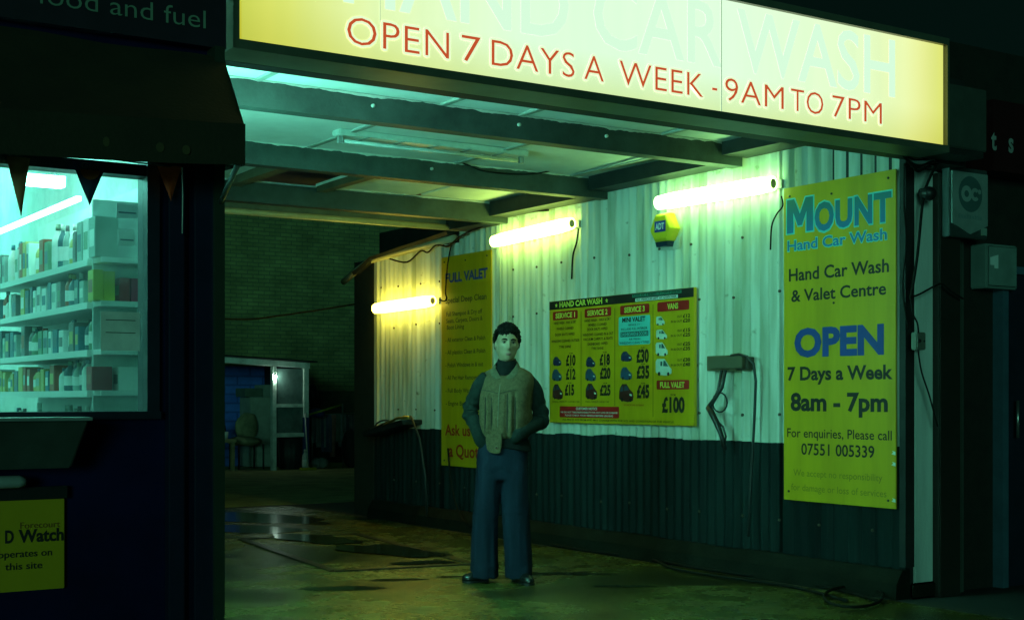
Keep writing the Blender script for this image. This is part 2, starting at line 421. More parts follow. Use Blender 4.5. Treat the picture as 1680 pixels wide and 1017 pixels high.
# third bay: battered, one board hanging, one missing
for a, b, s_ in ((.6, 2.9, .0), (2.96, 3.55, .01), (3.62, 4.3, .10), (4.95, 5.9, .012), (5.95, XR, .0)):
    m = MB(); board(a, b, 9.17, 10.52, s_); m.build('ceiling_board', M_board, roof)
for a, b in ((.6, 3.0), (3.0, 5.2), (5.2, XR)):
    m = MB(); board(a + .003, b - .003, 10.66, 11.28); m.build('ceiling_board', M_board, roof)
joints.build('joint_strip', M_joint, roof)
m = MB()
m.box(4.18, 4.28, 9.16, 10.53, 2.965, 3.04); m.box(4.96, 5.04, 9.16, 10.53, 2.98, 3.04); m.box(3.57, 3.61, 9.16, 10.53, 2.98, 3.04)
m.build('joist', mat('joist_timber', (.10, .085, .05), .8, var=.3), roof)
def beam(yc, zb, h, x1=XR, w=.11):
    m = MB()
    # ragged sealant line along the top of the beam's face
    m.box(XL, x1, yc - w / 2, yc + w / 2, zb, zb + h)
    m.build('beam', M_beam, roof)
    s = MB(); n = 260; vt = []
    for i in range(n + 1):
        x = XL + (x1 - XL) * i / n
        d = max(.003, .013 + .008 * noise.noise((x * 3.1, yc, 0)) + .007 * noise.noise((x * 13, yc, 4)) + .006 * noise.noise((x * 31, yc, 2)))
        vt += [Vector((x, yc - w / 2 - .004, zc(yc) - .002)), Vector((x, yc - w / 2 - .004, zc(yc) - d))]
    s.add(vt, [(2 * i, 2 * i + 1, 2 * i + 3, 2 * i + 2) for i in range(n)]); s.build('sealant', M_pale, roof)
beam(7.45, 2.925, .16, W - .03); beam(9.09, 2.892, .16); beam(10.58, 2.852, .16)
m = MB().box(XL, XR, 11.30, 11.42, 2.90, 3.02)
m.build('end_beam', mat('end_beam_paint', (.10, .12, .09), .6, var=.3), roof)
m = MB().tube([(XL, 11.25, 2.865), (3, 11.25, 2.868), (W, 11.25, 2.873)], .028, 10); m.build('edge_pipe', mat('pale_pipe', (.4, .4, .28), .45), roof)
m = MB().box(6.62, W - .006, 5.6, 7.38, 2.985, 3.08); m.box(6.66, W - .006, 7.52, 9.02, 2.945, 3.06); m.box(6.66, W - .006, 9.16, 10.52, 2.90, 3.03); m.box(6.66, W - .006, 10.65, 11.29, 2.85, 3.0)
m.build('wall_plate', M_dark, roof)
m = MB().box(XL, W + .3, 5.72, 11.6, 3.20, 3.26); m.build('roof_sheet', M_dark, roof)
m = MB()
for x, y in ((2.55, 7.39), (3.85, 7.39), (4.9, 7.39), (5.6, 7.39), (2.9, 9.03), (3.6, 9.03), (5.2, 9.03)):
    m.cyl((x, y, zc(y) - .07), (x, y - .012, zc(y) - .07), .012, 8)
m.build('beam_bolt', M_pale, roof)

# unlit fluorescent batten on the ceiling
t = thing('ceiling_batten', (4.85, 8.4, 3.0), 'unlit fluorescent batten on the white ceiling between two beams', 'light fitting')
z0 = zc(8.4)
MB().box(4.1, 5.62, 8.34, 8.46, z0 - .045, z0 - .003).build('body', mat('batten_white', (.50, .58, .54), .4), t, bevel=.006)
m = MB(); m.cyl((4.16, 8.40, z0 - .075), (5.56, 8.40, z0 - .075), .013, 10); m.build('tube', mat('dead_tube', (.55, .6, .58), .25), t)
m = MB()
for x in (4.13, 5.59): MB().box(x - .015, x + .015, 8.385, 8.415, z0 - .092, z0 - .045).build('lamp_holder', M_grey, t)
m = MB()
for k in range(5): m.box(4.3 + k * .27, 4.32 + k * .27, 8.335, 8.465, z0 - .05, z0 - .044)
m.build('clip', M_joint, t)

# ================================================================== the lit sign over the bay
def face_mat():
    m = bpy.data.materials.new('lightbox_face'); m.use_nodes = True; nt = m.node_tree; b = nt.nodes['Principled BSDF']; L = nt.links.new
    b.inputs['Base Color'].default_value = (.6, .6, .5, 1); b.inputs['Roughness'].default_value = .35
    g = nd(nt, 'ShaderNodeNewGeometry'); sp = nd(nt, 'ShaderNodeSeparateXYZ'); L(g.outputs['Position'], sp.inputs[0])
    mr = nd(nt, 'ShaderNodeMapRange'); L(sp.outputs['X'], mr.inputs[0]); mr.inputs[1].default_value = 2.23; mr.inputs[2].default_value = 6.69
    r = nd(nt, 'ShaderNodeValToRGB'); L(mr.outputs[0], r.inputs[0]); cr = r.color_ramp
    cr.elements[0].position = 0; cr.elements[0].color = (.60, .62, .055, 1)      # the tubes stop short of the ends, their fall-off put into the glow colour
    cr.elements[1].position = 1; cr.elements[1].color = (.72, .72, .13, 1)
    for p, c in ((.05, (.72, .74, .13, 1)), (.14, (.78, .90, .42, 1)), (.32, (.74, .96, .70, 1)), (.62, (.75, .97, .72, 1)), (.84, (.78, .93, .56, 1)), (.925, (.84, .90, .42, 1)), (.965, (.80, .80, .26, 1))):
        e = cr.elements.new(p); e.color = c
    mz = nd(nt, 'ShaderNodeMapRange'); L(sp.outputs['Z'], mz.inputs[0]); mz.inputs[1].default_value = 2.76; mz.inputs[2].default_value = 2.98
    rz = nd(nt, 'ShaderNodeValToRGB'); L(mz.outputs[0], rz.inputs[0]); rz.color_ramp.elements[0].color = (.86, .82, .50, 1); rz.color_ramp.elements[1].color = (1, 1, 1, 1)
    mp = nd(nt, 'ShaderNodeMapping'); mp.inputs['Scale'].default_value = (1, 1, .05); L(g.outputs['Position'], mp.inputs[0])
    n = nd(nt, 'ShaderNodeTexNoise'); n.inputs['Scale'].default_value = 9; n.inputs['Detail'].default_value = 4; L(mp.outputs[0], n.inputs['Vector'])
    rn = nd(nt, 'ShaderNodeValToRGB'); L(n.outputs['Fac'], rn.inputs[0]); rn.color_ramp.elements[0].color = (.90, .94, .92, 1); rn.color_ramp.elements[1].color = (1.06, 1.03, 1.0, 1)
    a = nd(nt, 'ShaderNodeMix', data_type='RGBA', blend_type='MULTIPLY'); a.inputs[0].default_value = 1; L(r.outputs[0], a.inputs[6]); L(rz.outputs[0], a.inputs[7])
    c = nd(nt, 'ShaderNodeMix', data_type='RGBA', blend_type='MULTIPLY'); c.inputs[0].default_value = 1; L(a.outputs[2], c.inputs[6]); L(rn.outputs[0], c.inputs[7])
    L(c.outputs[2], b.inputs['Emission Color']); b.inputs['Emission Strength'].default_value = 1.0
    return m
M_face = face_mat()
SY = 5.5; SX0, SX1, SZ0, SZ1 = 2.20, 6.72, 2.745, 3.40
sign = thing('lit_fascia_sign', ((SX0 + SX1) / 2, SY, SZ0), 'long yellowish-white lightbox sign reading open 7 days a week', 'sign')
fs = Fr((0, SY, 0), (1, 0, 0), (0, -1, 0))
MB().box(SX0 + .03, SX1 - .03, SY, SY + .016, SZ0 + .03, SZ1 - .03).build('face', M_face, sign)
m = MB()
m.box(SX0, SX1, SY - .022, SY + .20, SZ0 - .012, SZ0 + .028); m.box(SX0, SX1, SY - .022, SY + .20, SZ1 - .028, SZ1 + .012)
m.box(SX0, SX0 + .028, SY - .022, SY + .2, SZ0 + .028, SZ1 - .028); m.box(SX1 - .016, SX1, SY - .022, SY + .2, SZ0 + .028, SZ1 - .028)
m.box(SX0 + .03, SX1 - .03, SY + .18, SY + .198, SZ0 + .03, SZ1 - .03)
m.build('frame', mat('sign_frame', (.16, .17, .12), .4, .4), sign)
m = MB().box(4.925, 4.932, SY - .003, SY - .001, SZ0 + .03, SZ1 - .03); m.box(2.9, 2.903, SY - .003, SY - .001, SZ0 + .20, SZ1 - .03)
m.build('panel_seam', emit('seam_glow', (.35, .50, .30), .8), sign)
halo = emit('halo_vinyl', (.72, .89, .53), 1.0); redv = emit('red_vinyl', (.52, .075, .022), 1.0, (.4, .05, .02)); ghost = emit('faded_vinyl', (.69, .95, .70), .97, (.5, .5, .42))
m = MB(); m.text('HAND CAR WASH', fs, 2.72, 6.27, 3.015, .32, .0012, .012); m.build('faded_lettering', ghost, sign)
words = [('OPEN', 2.745, 3.30), ('7', 3.42, 3.53), ('DAYS', 3.66, 4.12), ('A', 4.20, 4.32), ('WEEK', 4.40, 4.83), ('-', 4.875, 4.915), ('9AM', 4.955, 5.31), ('TO', 5.40, 5.61), ('7PM', 5.74, 6.15)]
wl = [on_y(a, 300, SY).x for a in (569, 757, 806, 958, 1016, 1168, 1189, 1297, 1365)]; wr = [on_y(a, 300, SY).x for a in (736, 788, 942, 990, 1153, 1176, 1285, 1350, 1446)]
m = MB(); mh = MB()
for (w_, _, _), x0, x1 in zip(words, wl, wr):
    b_ = on_y(570, 72, SY).z + (on_y(1445, 204, SY).z - on_y(570, 72, SY).z) * (x0 - 2.74) / 3.4
    cp = .122
    if w_ == '-': m.fbox(fs, x0, x1, b_ + .045, b_ + .057, .002, .0035); continue
    m.text(w_, fs, x0, x1, b_, cp, .0036, -.010, 1.05)
    for q in range(8):
        an = q * math.pi / 4; mh.text(w_, fs, x0 + .010 * math.cos(an), x1 + .010 * math.cos(an), b_ + .010 * math.sin(an), cp, .0017 + .00014 * q, -.010, 1.05)
m.build('lettering', redv, sign); mh.build('lettering_halo', halo, sign)
m = MB().box(SX0, SX1 + .05, SY + .205, SY + .30, SZ0 - .012, SZ0 + .2); m.build('support_beam', M_dark, sign)

# dark box beside the sign
t = thing('fascia_end_box', (6.92, 5.6, 2.75), 'dull dark boxed panel continuing the fascia beside the lit sign end', 'fascia panel')
MB().box(6.735, 7.12, SY + .02, SY + .3, 2.78, 3.16).build('panel', mat('dull_fascia', (.05, .06, .05), .6), t, bevel=.006)
MB().box(6.735, 7.10, SY + .03, SY + .28, 2.74, 2.779).build('soffit_strip', M_dark, t)

# ================================================================== lit wall tubes
M_cap = mat('end_cap_brown', (.70, .50, .22), .5)
def wall_tube(y0, y1, z0, z1, label, ecol, es):
    """lit diffuser fitting; (y0,z0) is its far end, (y1,z1) its near end"""
    t = thing('wall_tube_light', (W - .06, (y0 + y1) / 2, (z0 + z1) / 2), label, 'tube light', 'lit tubes along the corrugated wall')
    d = Vector((0, y1 - y0, z1 - z0)).normalized(); up = Vector((-1, 0, 0)).cross(d).normalized()
    if up.z < 0: up = -up
    p0, p1 = Vector((W, y0, z0)), Vector((W, y1, z1)); nn = Vector((-1, 0, 0))
    m = MB(); m.hexa([p0 + nn * .001 - up * .03, p1 + nn * .001 - up * .03, p1 + nn * .022 - up * .03, p0 + nn * .022 - up * .03,
                      p0 + nn * .001 + up * .03, p1 + nn * .001 + up * .03, p1 + nn * .022 + up * .03, p0 + nn * .022 + up * .03])
    m.build('housing', M_grey, t)
    rr = []
    q0, q1 = p0 + nn * .075 + d * .03, p1 + nn * .075 - d * .03
    m = MB()
    for k in range(9):
        f = k / 8; q = q0.lerp(q1, f); s = .86 if k in (0, 8) else 1
        rr.append([q + (nn * math.cos(a) * .050 + up * math.sin(a) * .060) * s for a in [2 * math.pi * i / 18 for i in range(18)]])
    m.loft(rr).build('diffuser', emit('tube_glow_' + label[:9], ecol, es), t)
    for q, e in ((q0, -1), (q1, 1)):
        m = MB(); m.loft([[q + d * e * x + (nn * math.cos(a) * .056 + up * math.sin(a) * .073) * s for a in [2 * math.pi * i / 14 for i in range(14)]] for x, s in ((.001, .5), (.008, .48), (.012, .3))])
        m.build('end_cap', M_cap, t)
a, b = on_x(1088, 335), on_x(1286, 302)
wall_tube(a.y, b.y, a.z, b.z, 'bright white tube light high on the wall beside the yellow car wash sign', (.42, 1.0, .28), 12.5)
a, b = on_x(818, 398), on_x(953, 367)
wall_tube(a.y, b.y, a.z, b.z, 'yellow-green glowing tube light above the standing man', (.66, 1.0, .17), 13.5)
a, b = on_x(624, 507), on_x(723, 493.5)
wall_tube(a.y, b.y, a.z, b.z, 'warm yellow tube light, the lowest one, beside the narrow valet sign', (1.0, .80, .08), 19)

# ================================================================== SIGNS ON THE WALL
class WallSign:
    """a board on the wall: measures letters on the wall's own plane"""
    def __init__(s, name, x0, x1, xm, yt, yb, label, thick=.012, m=None, off=.012):
        A, B = on_x(x0, 600), on_x(x1, 600); s.y0 = A.y; s.wid = A.y - B.y
        T_, B_ = on_x(xm, yt), on_x(xm, yb); s.z0 = B_.z; s.h = T_.z - B_.z
        s.off = off + thick
        s.fr = Fr((W - off, s.y0, s.z0), (0, -1, 0), (-1, 0, 0))
        s.t = thing(name, (W - off, s.y0 - s.wid / 2, s.z0), label, 'sign')
        mb = MB(); mb.fbox(s.fr, 0, s.wid, 0, s.h, 0, thick); mb.build('board', m or M_yel, s.t, bevel=.002)
        s.fr = Fr((W - off - thick, s.y0, s.z0), (0, -1, 0), (-1, 0, 0))
        s.L = {}
    def a(s, px): return s.y0 - on_x(px, 600).y
    def mb(s, key): return s.L.setdefault(key, MB())
    def line(s, key, txt, xl, xr, base, top, bold=.02, c=.002, sp=1.):
        xm = (xl + xr) / 2; zb = on_x(xm, base).z - s.z0; zt = on_x(xm, top).z - s.z0
        s.n = getattr(s, 'n', 0) + 1
        s.mb(key if key in ('halo', 'blue') else '%s|%d' % (key, s.n)).text(txt, s.fr, s.a(xl), s.a(xr), zb, zt - zb, c, bold, sp)
    def rect(s, key, a0, a1, b0, b1, c=.0015, r=0.):
        if r:
            pts = []
            for cx, cy, q in ((a1 - r, b1 - r, 0), (a0 + r, b1 - r, 1), (a0 + r, b0 + r, 2), (a1 - r, b0 + r, 3)):
                for k in range(5): an = math.pi / 2 * (q + k / 4); pts.append((cx + r * math.cos(an), cy + r * math.sin(an)))
        else: pts = [(a0, b0), (a1, b0), (a1, b1), (a0, b1)]
        s.mb(key).quad(*[s.fr.P(x, y, c) for x, y in pts])
    def done(s, names):
        for k, mb in s.L.items(): mb.build(names[k.split('|')[0]][0], names[k.split('|')[0]][1], s.t)

# ---- tall sign at the front of the wall
S = WallSign('car_wash_sign', 1290, 1474, 1382, 294, 826.5, 'tall yellow car wash sign with blue MOUNT and OPEN lettering')
def ln(key, txt, xl, xr, b, t, y0, **k): S.line(key, txt, 1280 + xl / 3.633, 1280 + xr / 3.633, y0 + b / 3.633, y0 + t / 3.633, **k)
for key, g_, c_ in (('halo', .055, .0012), ('blue', .042, .0024)):
    e = 6 if key == 'halo' else 0
    M_ = [(0, 0), (0, 1), (.28, 1), (.5, .54), (.72, 1), (1, 1), (1, 0), (.755, 0), (.755, .60), (.575, .20), (.425, .20), (.245, .60), (.245, 0)] if key == 'blue' else [(-.05, -.045), (-.05, 1.045), (.31, 1.045), (.5, .64), (.69, 1.045), (1.05, 1.045), (1.05, -.045), (.705, -.045), (.705, .42), (.60, .155), (.40, .155), (.295, .42), (.295, -.045)]
    ma, mb_, mz, mt_ = S.a(1280 + 57 / 3.633), S.a(1280 + 212 / 3.633), on_x(1317, 280 + 368 / 3.633).z - S.z0, on_x(1317, 280 + 167 / 3.633).z - S.z0
    S.mb(key).quad(*[S.fr.P(ma + x * (mb_ - ma), mz + y * (mt_ - mz), c_) for x, y in M_]); ln(key, 'O', 222 - e, 336 + e, 350 + e * 1.5, 198 - e, 280, bold=g_, c=c_)
    ln(key, 'U', 346 - e, 446 + e, 330 + e, 182 - e, 280, bold=g_, c=c_); ln(key, 'N', 460 - e, 565 + e, 314 + e, 160 - e, 280, bold=g_, c=c_)
    ln(key, 'T', 575 - e, 680 + e, 299 + e, 141 - e, 280, bold=g_, c=c_)
ln('halo', 'Hand Car Wash', 57, 655, 448, 382, 280, bold=.045, c=.0012); ln('blue', 'Hand Car Wash', 60, 652, 445, 385, 280, bold=.012, c=.0024)
ln('ink', 'Hand Car Wash', 68, 665, 632, 558, 280, bold=.02); ln('ink', '& Valet Centre', 82, 648, 760, 690, 280, bold=.02)
ln('open', 'OPEN', 100, 635, 78, -80, 560, bold=.045)
ln('ink', '7 Days a Week', 60, 688, 226, 148, 560, bold=.03); ln('ink', '8am - 7pm', 78, 658, 412, 310, 560, bold=.035)
ln('ink', 'For enquiries, Please call', 58, 682, 578, 524, 560, bold=.008); ln('ink', '07551 005339', 142, 578, 682, 615, 560, bold=.014)
ln('faint', 'We accept no responsibility', 95, 625, 815, 775, 560, bold=.0); ln('faint', 'for damage or loss of services', 82, 650, 905, 865, 560, bold=.0)
M_ink_teal2 = bpy.data.materials.new('graded_blue'); M_ink_teal2.use_nodes = True
nt = M_ink_teal2.node_tree; gg = nd(nt, 'ShaderNodeNewGeometry'); sx = nd(nt, 'ShaderNodeSeparateXYZ'); nt.links.new(gg.outputs['Position'], sx.inputs[0])
mr = nd(nt, 'ShaderNodeMapRange'); nt.links.new(sx.outputs['Z'], mr.inputs[0]); mr.inputs[1].default_value = 2.32; mr.inputs[2].default_value = 2.62
rp = nd(nt, 'ShaderNodeValToRGB'); nt.links.new(mr.outputs[0], rp.inputs[0]); rp.color_ramp.elements[0].color = (.012, .17, .42, 1); rp.color_ramp.elements[1].color = (.01, .16, .13, 1)
nt.links.new(rp.outputs[0], nt.nodes['Principled BSDF'].inputs['Base Color'])
S.done({'halo': ('lettering_outline', M_inkcyan), 'blue': ('name_lettering', M_ink_teal2), 'ink': ('black_lettering', M_ink), 'open': ('open_lettering', M_inkblue),
        'faint': ('faded_lettering', mat('faded_ink', (.24, .19, .010), .5))})
m = MB()
for a_, b_ in ((.06, S.h - .06), (S.wid * .45, S.h - .09), (S.wid - .06, S.h - .05), (.05, .06), (S.wid - .06, .05), (S.wid * .47, S.h * .62)):
    m.cyl(S.fr.P(a_, b_, -.001), S.fr.P(a_, b_, .006), .008, 8)
m.build('screw', mat('screw_steel', (.06, .06, .05), .4, .6), S.t)
m = MB()
for b_ in (.27 * 1.0, .34, .04):
    pts = [(S.wid - .001, b_), (S.wid - .035, b_ + .006), (S.wid - .02, b_ + .018), (S.wid - .03, b_ + .028), (S.wid - .001, b_ + .022)]
    m.quad(*[S.fr.P(x, y, .0016) for x, y in pts])
m.build('torn_edge', M_inkwhite, S.t)

# ---- valet sign behind the man
S = WallSign('valet_sign', 727.5, 809.5, 768, 416.5, 766, 'tall narrow yellow full valet list sign behind the standing man')
def lv(key, txt, xl, xr, b, t, **k): S.line(key, txt, 600 + xl / 3.178, 600 + xr / 3.178, 400 + b / 3.178, 400 + t / 3.178, **k)
lv('blue', 'FULL VALET', 428, 648, 190, 143, bold=.035)
lv('ink', 'Special Deep Clean', 428, 642, 300, 270, bold=.012)
for tx, xl, xr, b_ in (('Full Shampoo & Dry off', 432, 620, 370), ('Seats, Carpets, Doors &', 432, 622, 406), ('Boot Lining', 435, 525, 444), ('- All exterior Clean & Polish', 428, 636, 506),
        ('- All plastics Clean & Polish', 428, 636, 572), ('- Polish Windows in & out', 428, 625, 640), ('- All Pet Hair Removed', 428, 600, 707), ('- Full Body Wax', 428, 560, 775), ('- Engine Bay Clean', 430, 585, 842)):
    lv('ink', tx, xl, xr, b_, b_ - 22, bold=.012)
S.line('red', 'Ask us for', 734, 800, 714.6, 697, bold=.02); S.line('red', 'a Quote', 740, 797, 750, 730, bold=.02)
S.done({'blue': ('title_lettering', M_inkblue), 'ink': ('list_lettering', mat('grey_ink', (.05, .05, .02), .6)), 'red': ('red_lettering', M_inkred)})
m = MB()
for a_, b_ in ((.06, S.h - .05), (S.wid - .07, S.h - .05), (.06, .05), (S.wid - .07, .05), (S.wid * .5, S.h - .06)): m.cyl(S.fr.P(a_, b_, -.001), S.fr.P(a_, b_, .006), .009, 8)
m.build('screw', mat('screw_steel', (.06, .06, .05), .4, .6), S.t)

# ---- price board
S = WallSign('price_board', 908, 1145.5, 1026, 483.5, 695.5, 'wide yellow price board listing car and van wash prices in pounds', thick=.03)
H = S.h
def ax(X): return S.a(900 + X / 6.72)
def tx(key, txt, X0, X1, f0, f1, bold=.02, c=.0035): S.mb(key).text(txt, S.fr, ax(X0), ax(X1), H * (1 - f1), H * (f1 - f0), c, bold)
S.rect('black', 0.001, S.wid - .001, H * .93, H * .9985)
tx('yellow', 'HAND CAR WASH', 168, 640, .013, .055, .045)
for X in (133, 690):
    pts = []; cx, cy = ax(X), H * .963
    for k in range(10):
        r_ = .021 if k % 2 == 0 else .009; an = math.pi / 2 + k * math.pi / 5; pts.append((cx + r_ * math.cos(an), cy + r_ * math.sin(an)))
    S.mb('yellow').quad(*[S.fr.P(x, y, .0035) for x, y in pts])
S.rect('strip', ax(970), ax(1515), H * .967, H * .990, .0025); S.rect('pale', ax(1005), ax(1475), H * .934, H * .958, .0025)
tx('black', 'PLEASE ASK A MEMBER OF STAFF IF UNSURE', 980, 1505, .013, .028, .02, .004); tx('black', 'ALL VEHICLES LEFT AT OWN RISK', 1015, 1465, .046, .060, .02, .004)
for X0, X1, w_, a0_, a1_ in ((95, 368, 'SERVICE 1', 125, 340), (445, 738, 'SERVICE 2', 475, 700), (838, 1160, 'SERVICE 3', 885, 1110), (1248, 1600, 'VANS', 1360, 1480)):
    S.rect('red', ax(X0), ax(X1), H * (1 - .158), H * (1 - .088), .0025, .012); tx('yellow', w_, a0_, a1_, .104, .143, .04, .004)
S.rect('red', ax(1240), ax(1600), H * (1 - .735), H * (1 - .667), .0025, .012); tx('yellow', 'FULL VALET', 1280, 1550, .682, .721, .04, .004)
S.rect('red', ax(168), ax(825), H * (1 - .956), H * (1 - .866), .0025, .008)
tx('white', 'CUSTOMER NOTICE', 350, 585, .874, .893, .03, .004); tx('white', 'WE DO NOT TAKE RESPONSIBILITY FOR ANY LOSS OR DAMAGE', 180, 810, .907, .920, .015, .004); tx('white', 'PLEASE CHECK YOUR VEHICLE BEFORE LEAVING', 230, 760, .932, .945, .015, .004)
for X in (405, 778, 1200): S.rect('black', ax(X) - .0025, ax(X) + .0025, H * (.14 if X < 1000 else .06), H * .90, .002)
S.rect('cyan', ax(820), ax(1170), H * (1 - .393), H * (1 - .174), .0025, .014)
tx('black', 'MINI VALET', 862, 1118, .183, .216, .035, .004); tx('black', 'SERVICE 1 +', 930, 1055, .233, .247, .01, .004); tx('black', 'INCLUDES FULL INTERIOR', 850, 1140, .262, .279, .01, .004)
S.rect('smoke', ax(842), ax(1150), H * (1 - .330), H * (1 - .291), .0035); tx('cyan', 'DASHBOARD & DOORS', 850, 1142, .298, .323, .01, .0045)
tx('black', 'AIR FRESH', 935, 1060, .342, .357, .01, .004); tx('black', 'WINDOWS CLEAN + TYRES', 832, 1160, .368, .385, .01, .004)
for X0, X1, ls in ((0, 0, (('HAND WASH - WAX & DRY', 105, 352, .183), ('WHEELS CLEANED', 135, 325, .23), ('DOOR SHUTS WIPED', 120, 335, .279), ('WINDOWS CLEANED OUTSIDE', 80, 388, .332), ('TYRE SHINE', 165, 295, .38))),
        (0, 0, (('HAND WASH - WAX & DRY', 445, 735, .182), ('WHEELS CLEANED', 485, 690, .218), ('DOOR SHUTS WIPED', 475, 700, .253), ('WINDOWS CLEANED IN & OUT', 425, 762, .295), ('VACUUM CARPETS & SEATS', 430, 755, .331), ('DASHBOARD WIPED', 480, 700, .37), ('TYRE SHINE', 520, 655, .406)))):
    for w_, a0_, a1_, f_ in ls: tx('black', w_, a0_, a1_, f_ - .010, f_ + .010, .012)
for w_, a0_, a1_, f0, f1 in (('£10', 240, 345, .453, .532), ('£12', 240, 345, .566, .644), ('£15', 228, 330, .693, .772), ('£18', 612, 725, .458, .536), ('£20', 615, 732, .566, .644), ('£25', 615, 732, .70, .775),
        ('£30', 1018, 1155, .435, .525), ('£35', 1020, 1160, .559, .646), ('£45', 1022, 1160, .704, .794), ('£100', 1300, 1550, .797, .90)):
    tx('black', w_, a0_, a1_, f0, f1, .045)
    if w_ != '£100': tx('black', 'FROM', (a0_ + a1_) / 2 - 20, (a0_ + a1_) / 2 + 20, f0 - .022, f0 - .012, .01)
tx('black', 'FROM', 1395, 1450, .768, .782, .01)
for i, (p_, q_, f0) in enumerate((('£12', '£20', .190), ('£15', '£25', .293), ('£25', '£35', .393), ('£30', '£40', .508))):
    tx('black', p_, 1532, 1612, f0, f0 + .024, .03); tx('black', q_, 1532, 1612, f0 + .034, f0 + .058, .03)
    tx('black', 'OUT', 1470, 1522, f0 + .006, f0 + .022, .01); tx('black', 'IN & OUT', 1400, 1522, f0 + .040, f0 + .056, .01)
tx('black', 'ALL PRICES ARE FROM AND MAY CHANGE WITH THE SIZE AND CONDITION OF THE VEHICLE', 200, 1430, .967, .981, .01)
tx('black', 'SMALL, MEDIUM, LARGE CAR', 90, 390, .822, .834, .0); tx('black', 'SMALL, MEDIUM, LARGE CAR', 455, 715, .822, .834, .0); tx('red', 'INTERIOR AND EXTERIOR', 880, 1100, .846, .859, .0)
def car(X0, X1, f0, f1, key, kind):
    a0_, a1_, b0, b1 = ax(X0), ax(X1), H * (1 - f1), H * (1 - f0); w_, h_ = a1_ - a0_, b1 - b0
    body = {'car': [(0, .18), (.02, .62), (.10, .82), (.22, 1), (.52, 1), (.72, .72), (.95, .52), (1, .30), (.96, .08), (.6, .0), (.15, .08)],
            'van': [(0, .22), (.0, .85), (.08, 1), (.55, 1), (.72, .78), (.88, .52), (1, .40), (1, .14), (.7, .02), (.3, .06)]}[kind]
    P = lambda x, y, c: S.fr.P(a0_ + x * w_, b0 + y * h_, c)
    S.mb(key).quad(*[P(x, y, .0025) for x, y in body])
    win = [(.34, .62), (.40, .90), (.54, .90), (.68, .66)] if kind == 'car' else [(.48, .58), (.50, .90), (.60, .88), (.80, .55)]
    S.mb('smoke' if kind == 'van' else 'glasstint').quad(*[P(x, y, .0035) for x, y in win])
    sid = [(.07, .58), (.15, .84), (.28, .90), (.27, .60)] if kind == 'car' else [(.30, .60), (.31, .85), (.43, .85), (.42, .58)]
    S.mb('smoke' if kind == 'van' else 'glasstint').quad(*[P(x, y, .0035) for x, y in sid])
    for cx, cy, r_ in ((.22, .14, .12), (.80, .12, .11)):
        S.mb('black').quad(*[P(cx + r_ * .7 * math.cos(q), cy + r_ * math.sin(q), .0035) for q in [2 * math.pi * k / 10 for k in range(10)]])
    S.mb('pale').quad(*[P(x, y, .004) for x, y in ((.74, .36), (.74, .46), (.90, .42), (.90, .33))])
for (X0, X1, f0, f1, key) in ((95, 188, .46, .535, 'navy'), (85, 192, .562, .66, 'carblue'), (90, 205, .685, .812, 'maroon'), (460, 562, .472, .555, 'navy'), (452, 570, .566, .665, 'carblue'), (455, 585, .683, .812, 'maroon'),
        (845, 968, .442, .52, 'navy'), (840, 968, .562, .66, 'carblue'), (825, 985, .69, .83, 'maroon')): car(X0, X1, f0, f1, key, 'car')
for (X0, X1, f0, f1) in ((1235, 1330, .192, .26), (1235, 1355, .29, .364), (1230, 1362, .385, .489), (1230, 1405, .508, .636)): car(X0, X1, f0, f1, 'white', 'van')
S.done({'black': ('black_print', M_ink), 'yellow': ('yellow_lettering', mat('print_yellow', (.60, .62, .08), .5)), 'strip': ('green_strip', mat('print_green', (.03, .22, .16), .5)), 'pale': ('pale_print', M_inkwhite),
        'red': ('red_print', M_inkred), 'white': ('white_print', mat('print_white', (.55, .68, .60), .5)), 'cyan': ('cyan_panel', M_inkcyan), 'smoke': ('grey_print', mat('print_grey', (.03, .09, .09), .5)),
        'glasstint': ('printed_windows', mat('print_glass', (.03, .06, .09), .5)), 'navy': ('printed_navy_cars', mat('print_navy', (.010, .022, .09), .5)), 'carblue': ('printed_blue_cars', mat('print_blue', (.02, .07, .14), .5)),
        'maroon': ('printed_red_cars', mat('print_maroon', (.07, .016, .012), .5))})

# ================================================================== fittings on the wall
c_ = on_x(1097, 378); t = thing('alarm_box', (W, c_.y, c_.z - .15), 'yellow hexagonal alarm box with a small blue patch below the bright tube', 'alarm')
fr = Fr((W - .002, c_.y, c_.z), (0, -1, 0), (-1, 0, 0))
hx = [(-.075, .125), (.075, .125), (.145, .0), (.085, -.09), (-.085, -.09), (-.145, .0)]
m = MB(); n = 6
v = [fr.P(a, b, 0) for a, b in hx] + [fr.P(a, b, .06) for a, b in hx] + [fr.P(a * .80, b * .82 + .004, .085) for a, b in hx]
m.add(v, [tuple(range(12, 18))] + [(k * 6 + i, k * 6 + (i + 1) % 6, k * 6 + 6 + (i + 1) % 6, k * 6 + 6 + i) for k in (0, 1) for i in range(6)] + [(5, 4, 3, 2, 1, 0)])
m.build('case', mat('alarm_yellow', (.66, .52, .02), .4, var=.06), t, bevel=.004)
m = MB().fbox(fr, -.062, .068, -.018, .066, .0855, .0875); m.build('badge', mat('badge_blue', (.010, .03, .28), .4), t)
m = MB().text('ADT', fr, -.05, .056, .002, .045, .0895, .04); m.build('lettering', M_inkwhite, t)
m = MB().prism(fr, [(-.075, -.091), (-.06, -.13), (.06, -.13), (.075, -.091)], .005, .07); m.build('strobe', mat('strobe_lens', (.012, .03, .06), .15), t)
m = MB().fbox(fr, -.09, .13, -.15, -.06, -.001, .003); m.build('back_plate', M_pale, t)

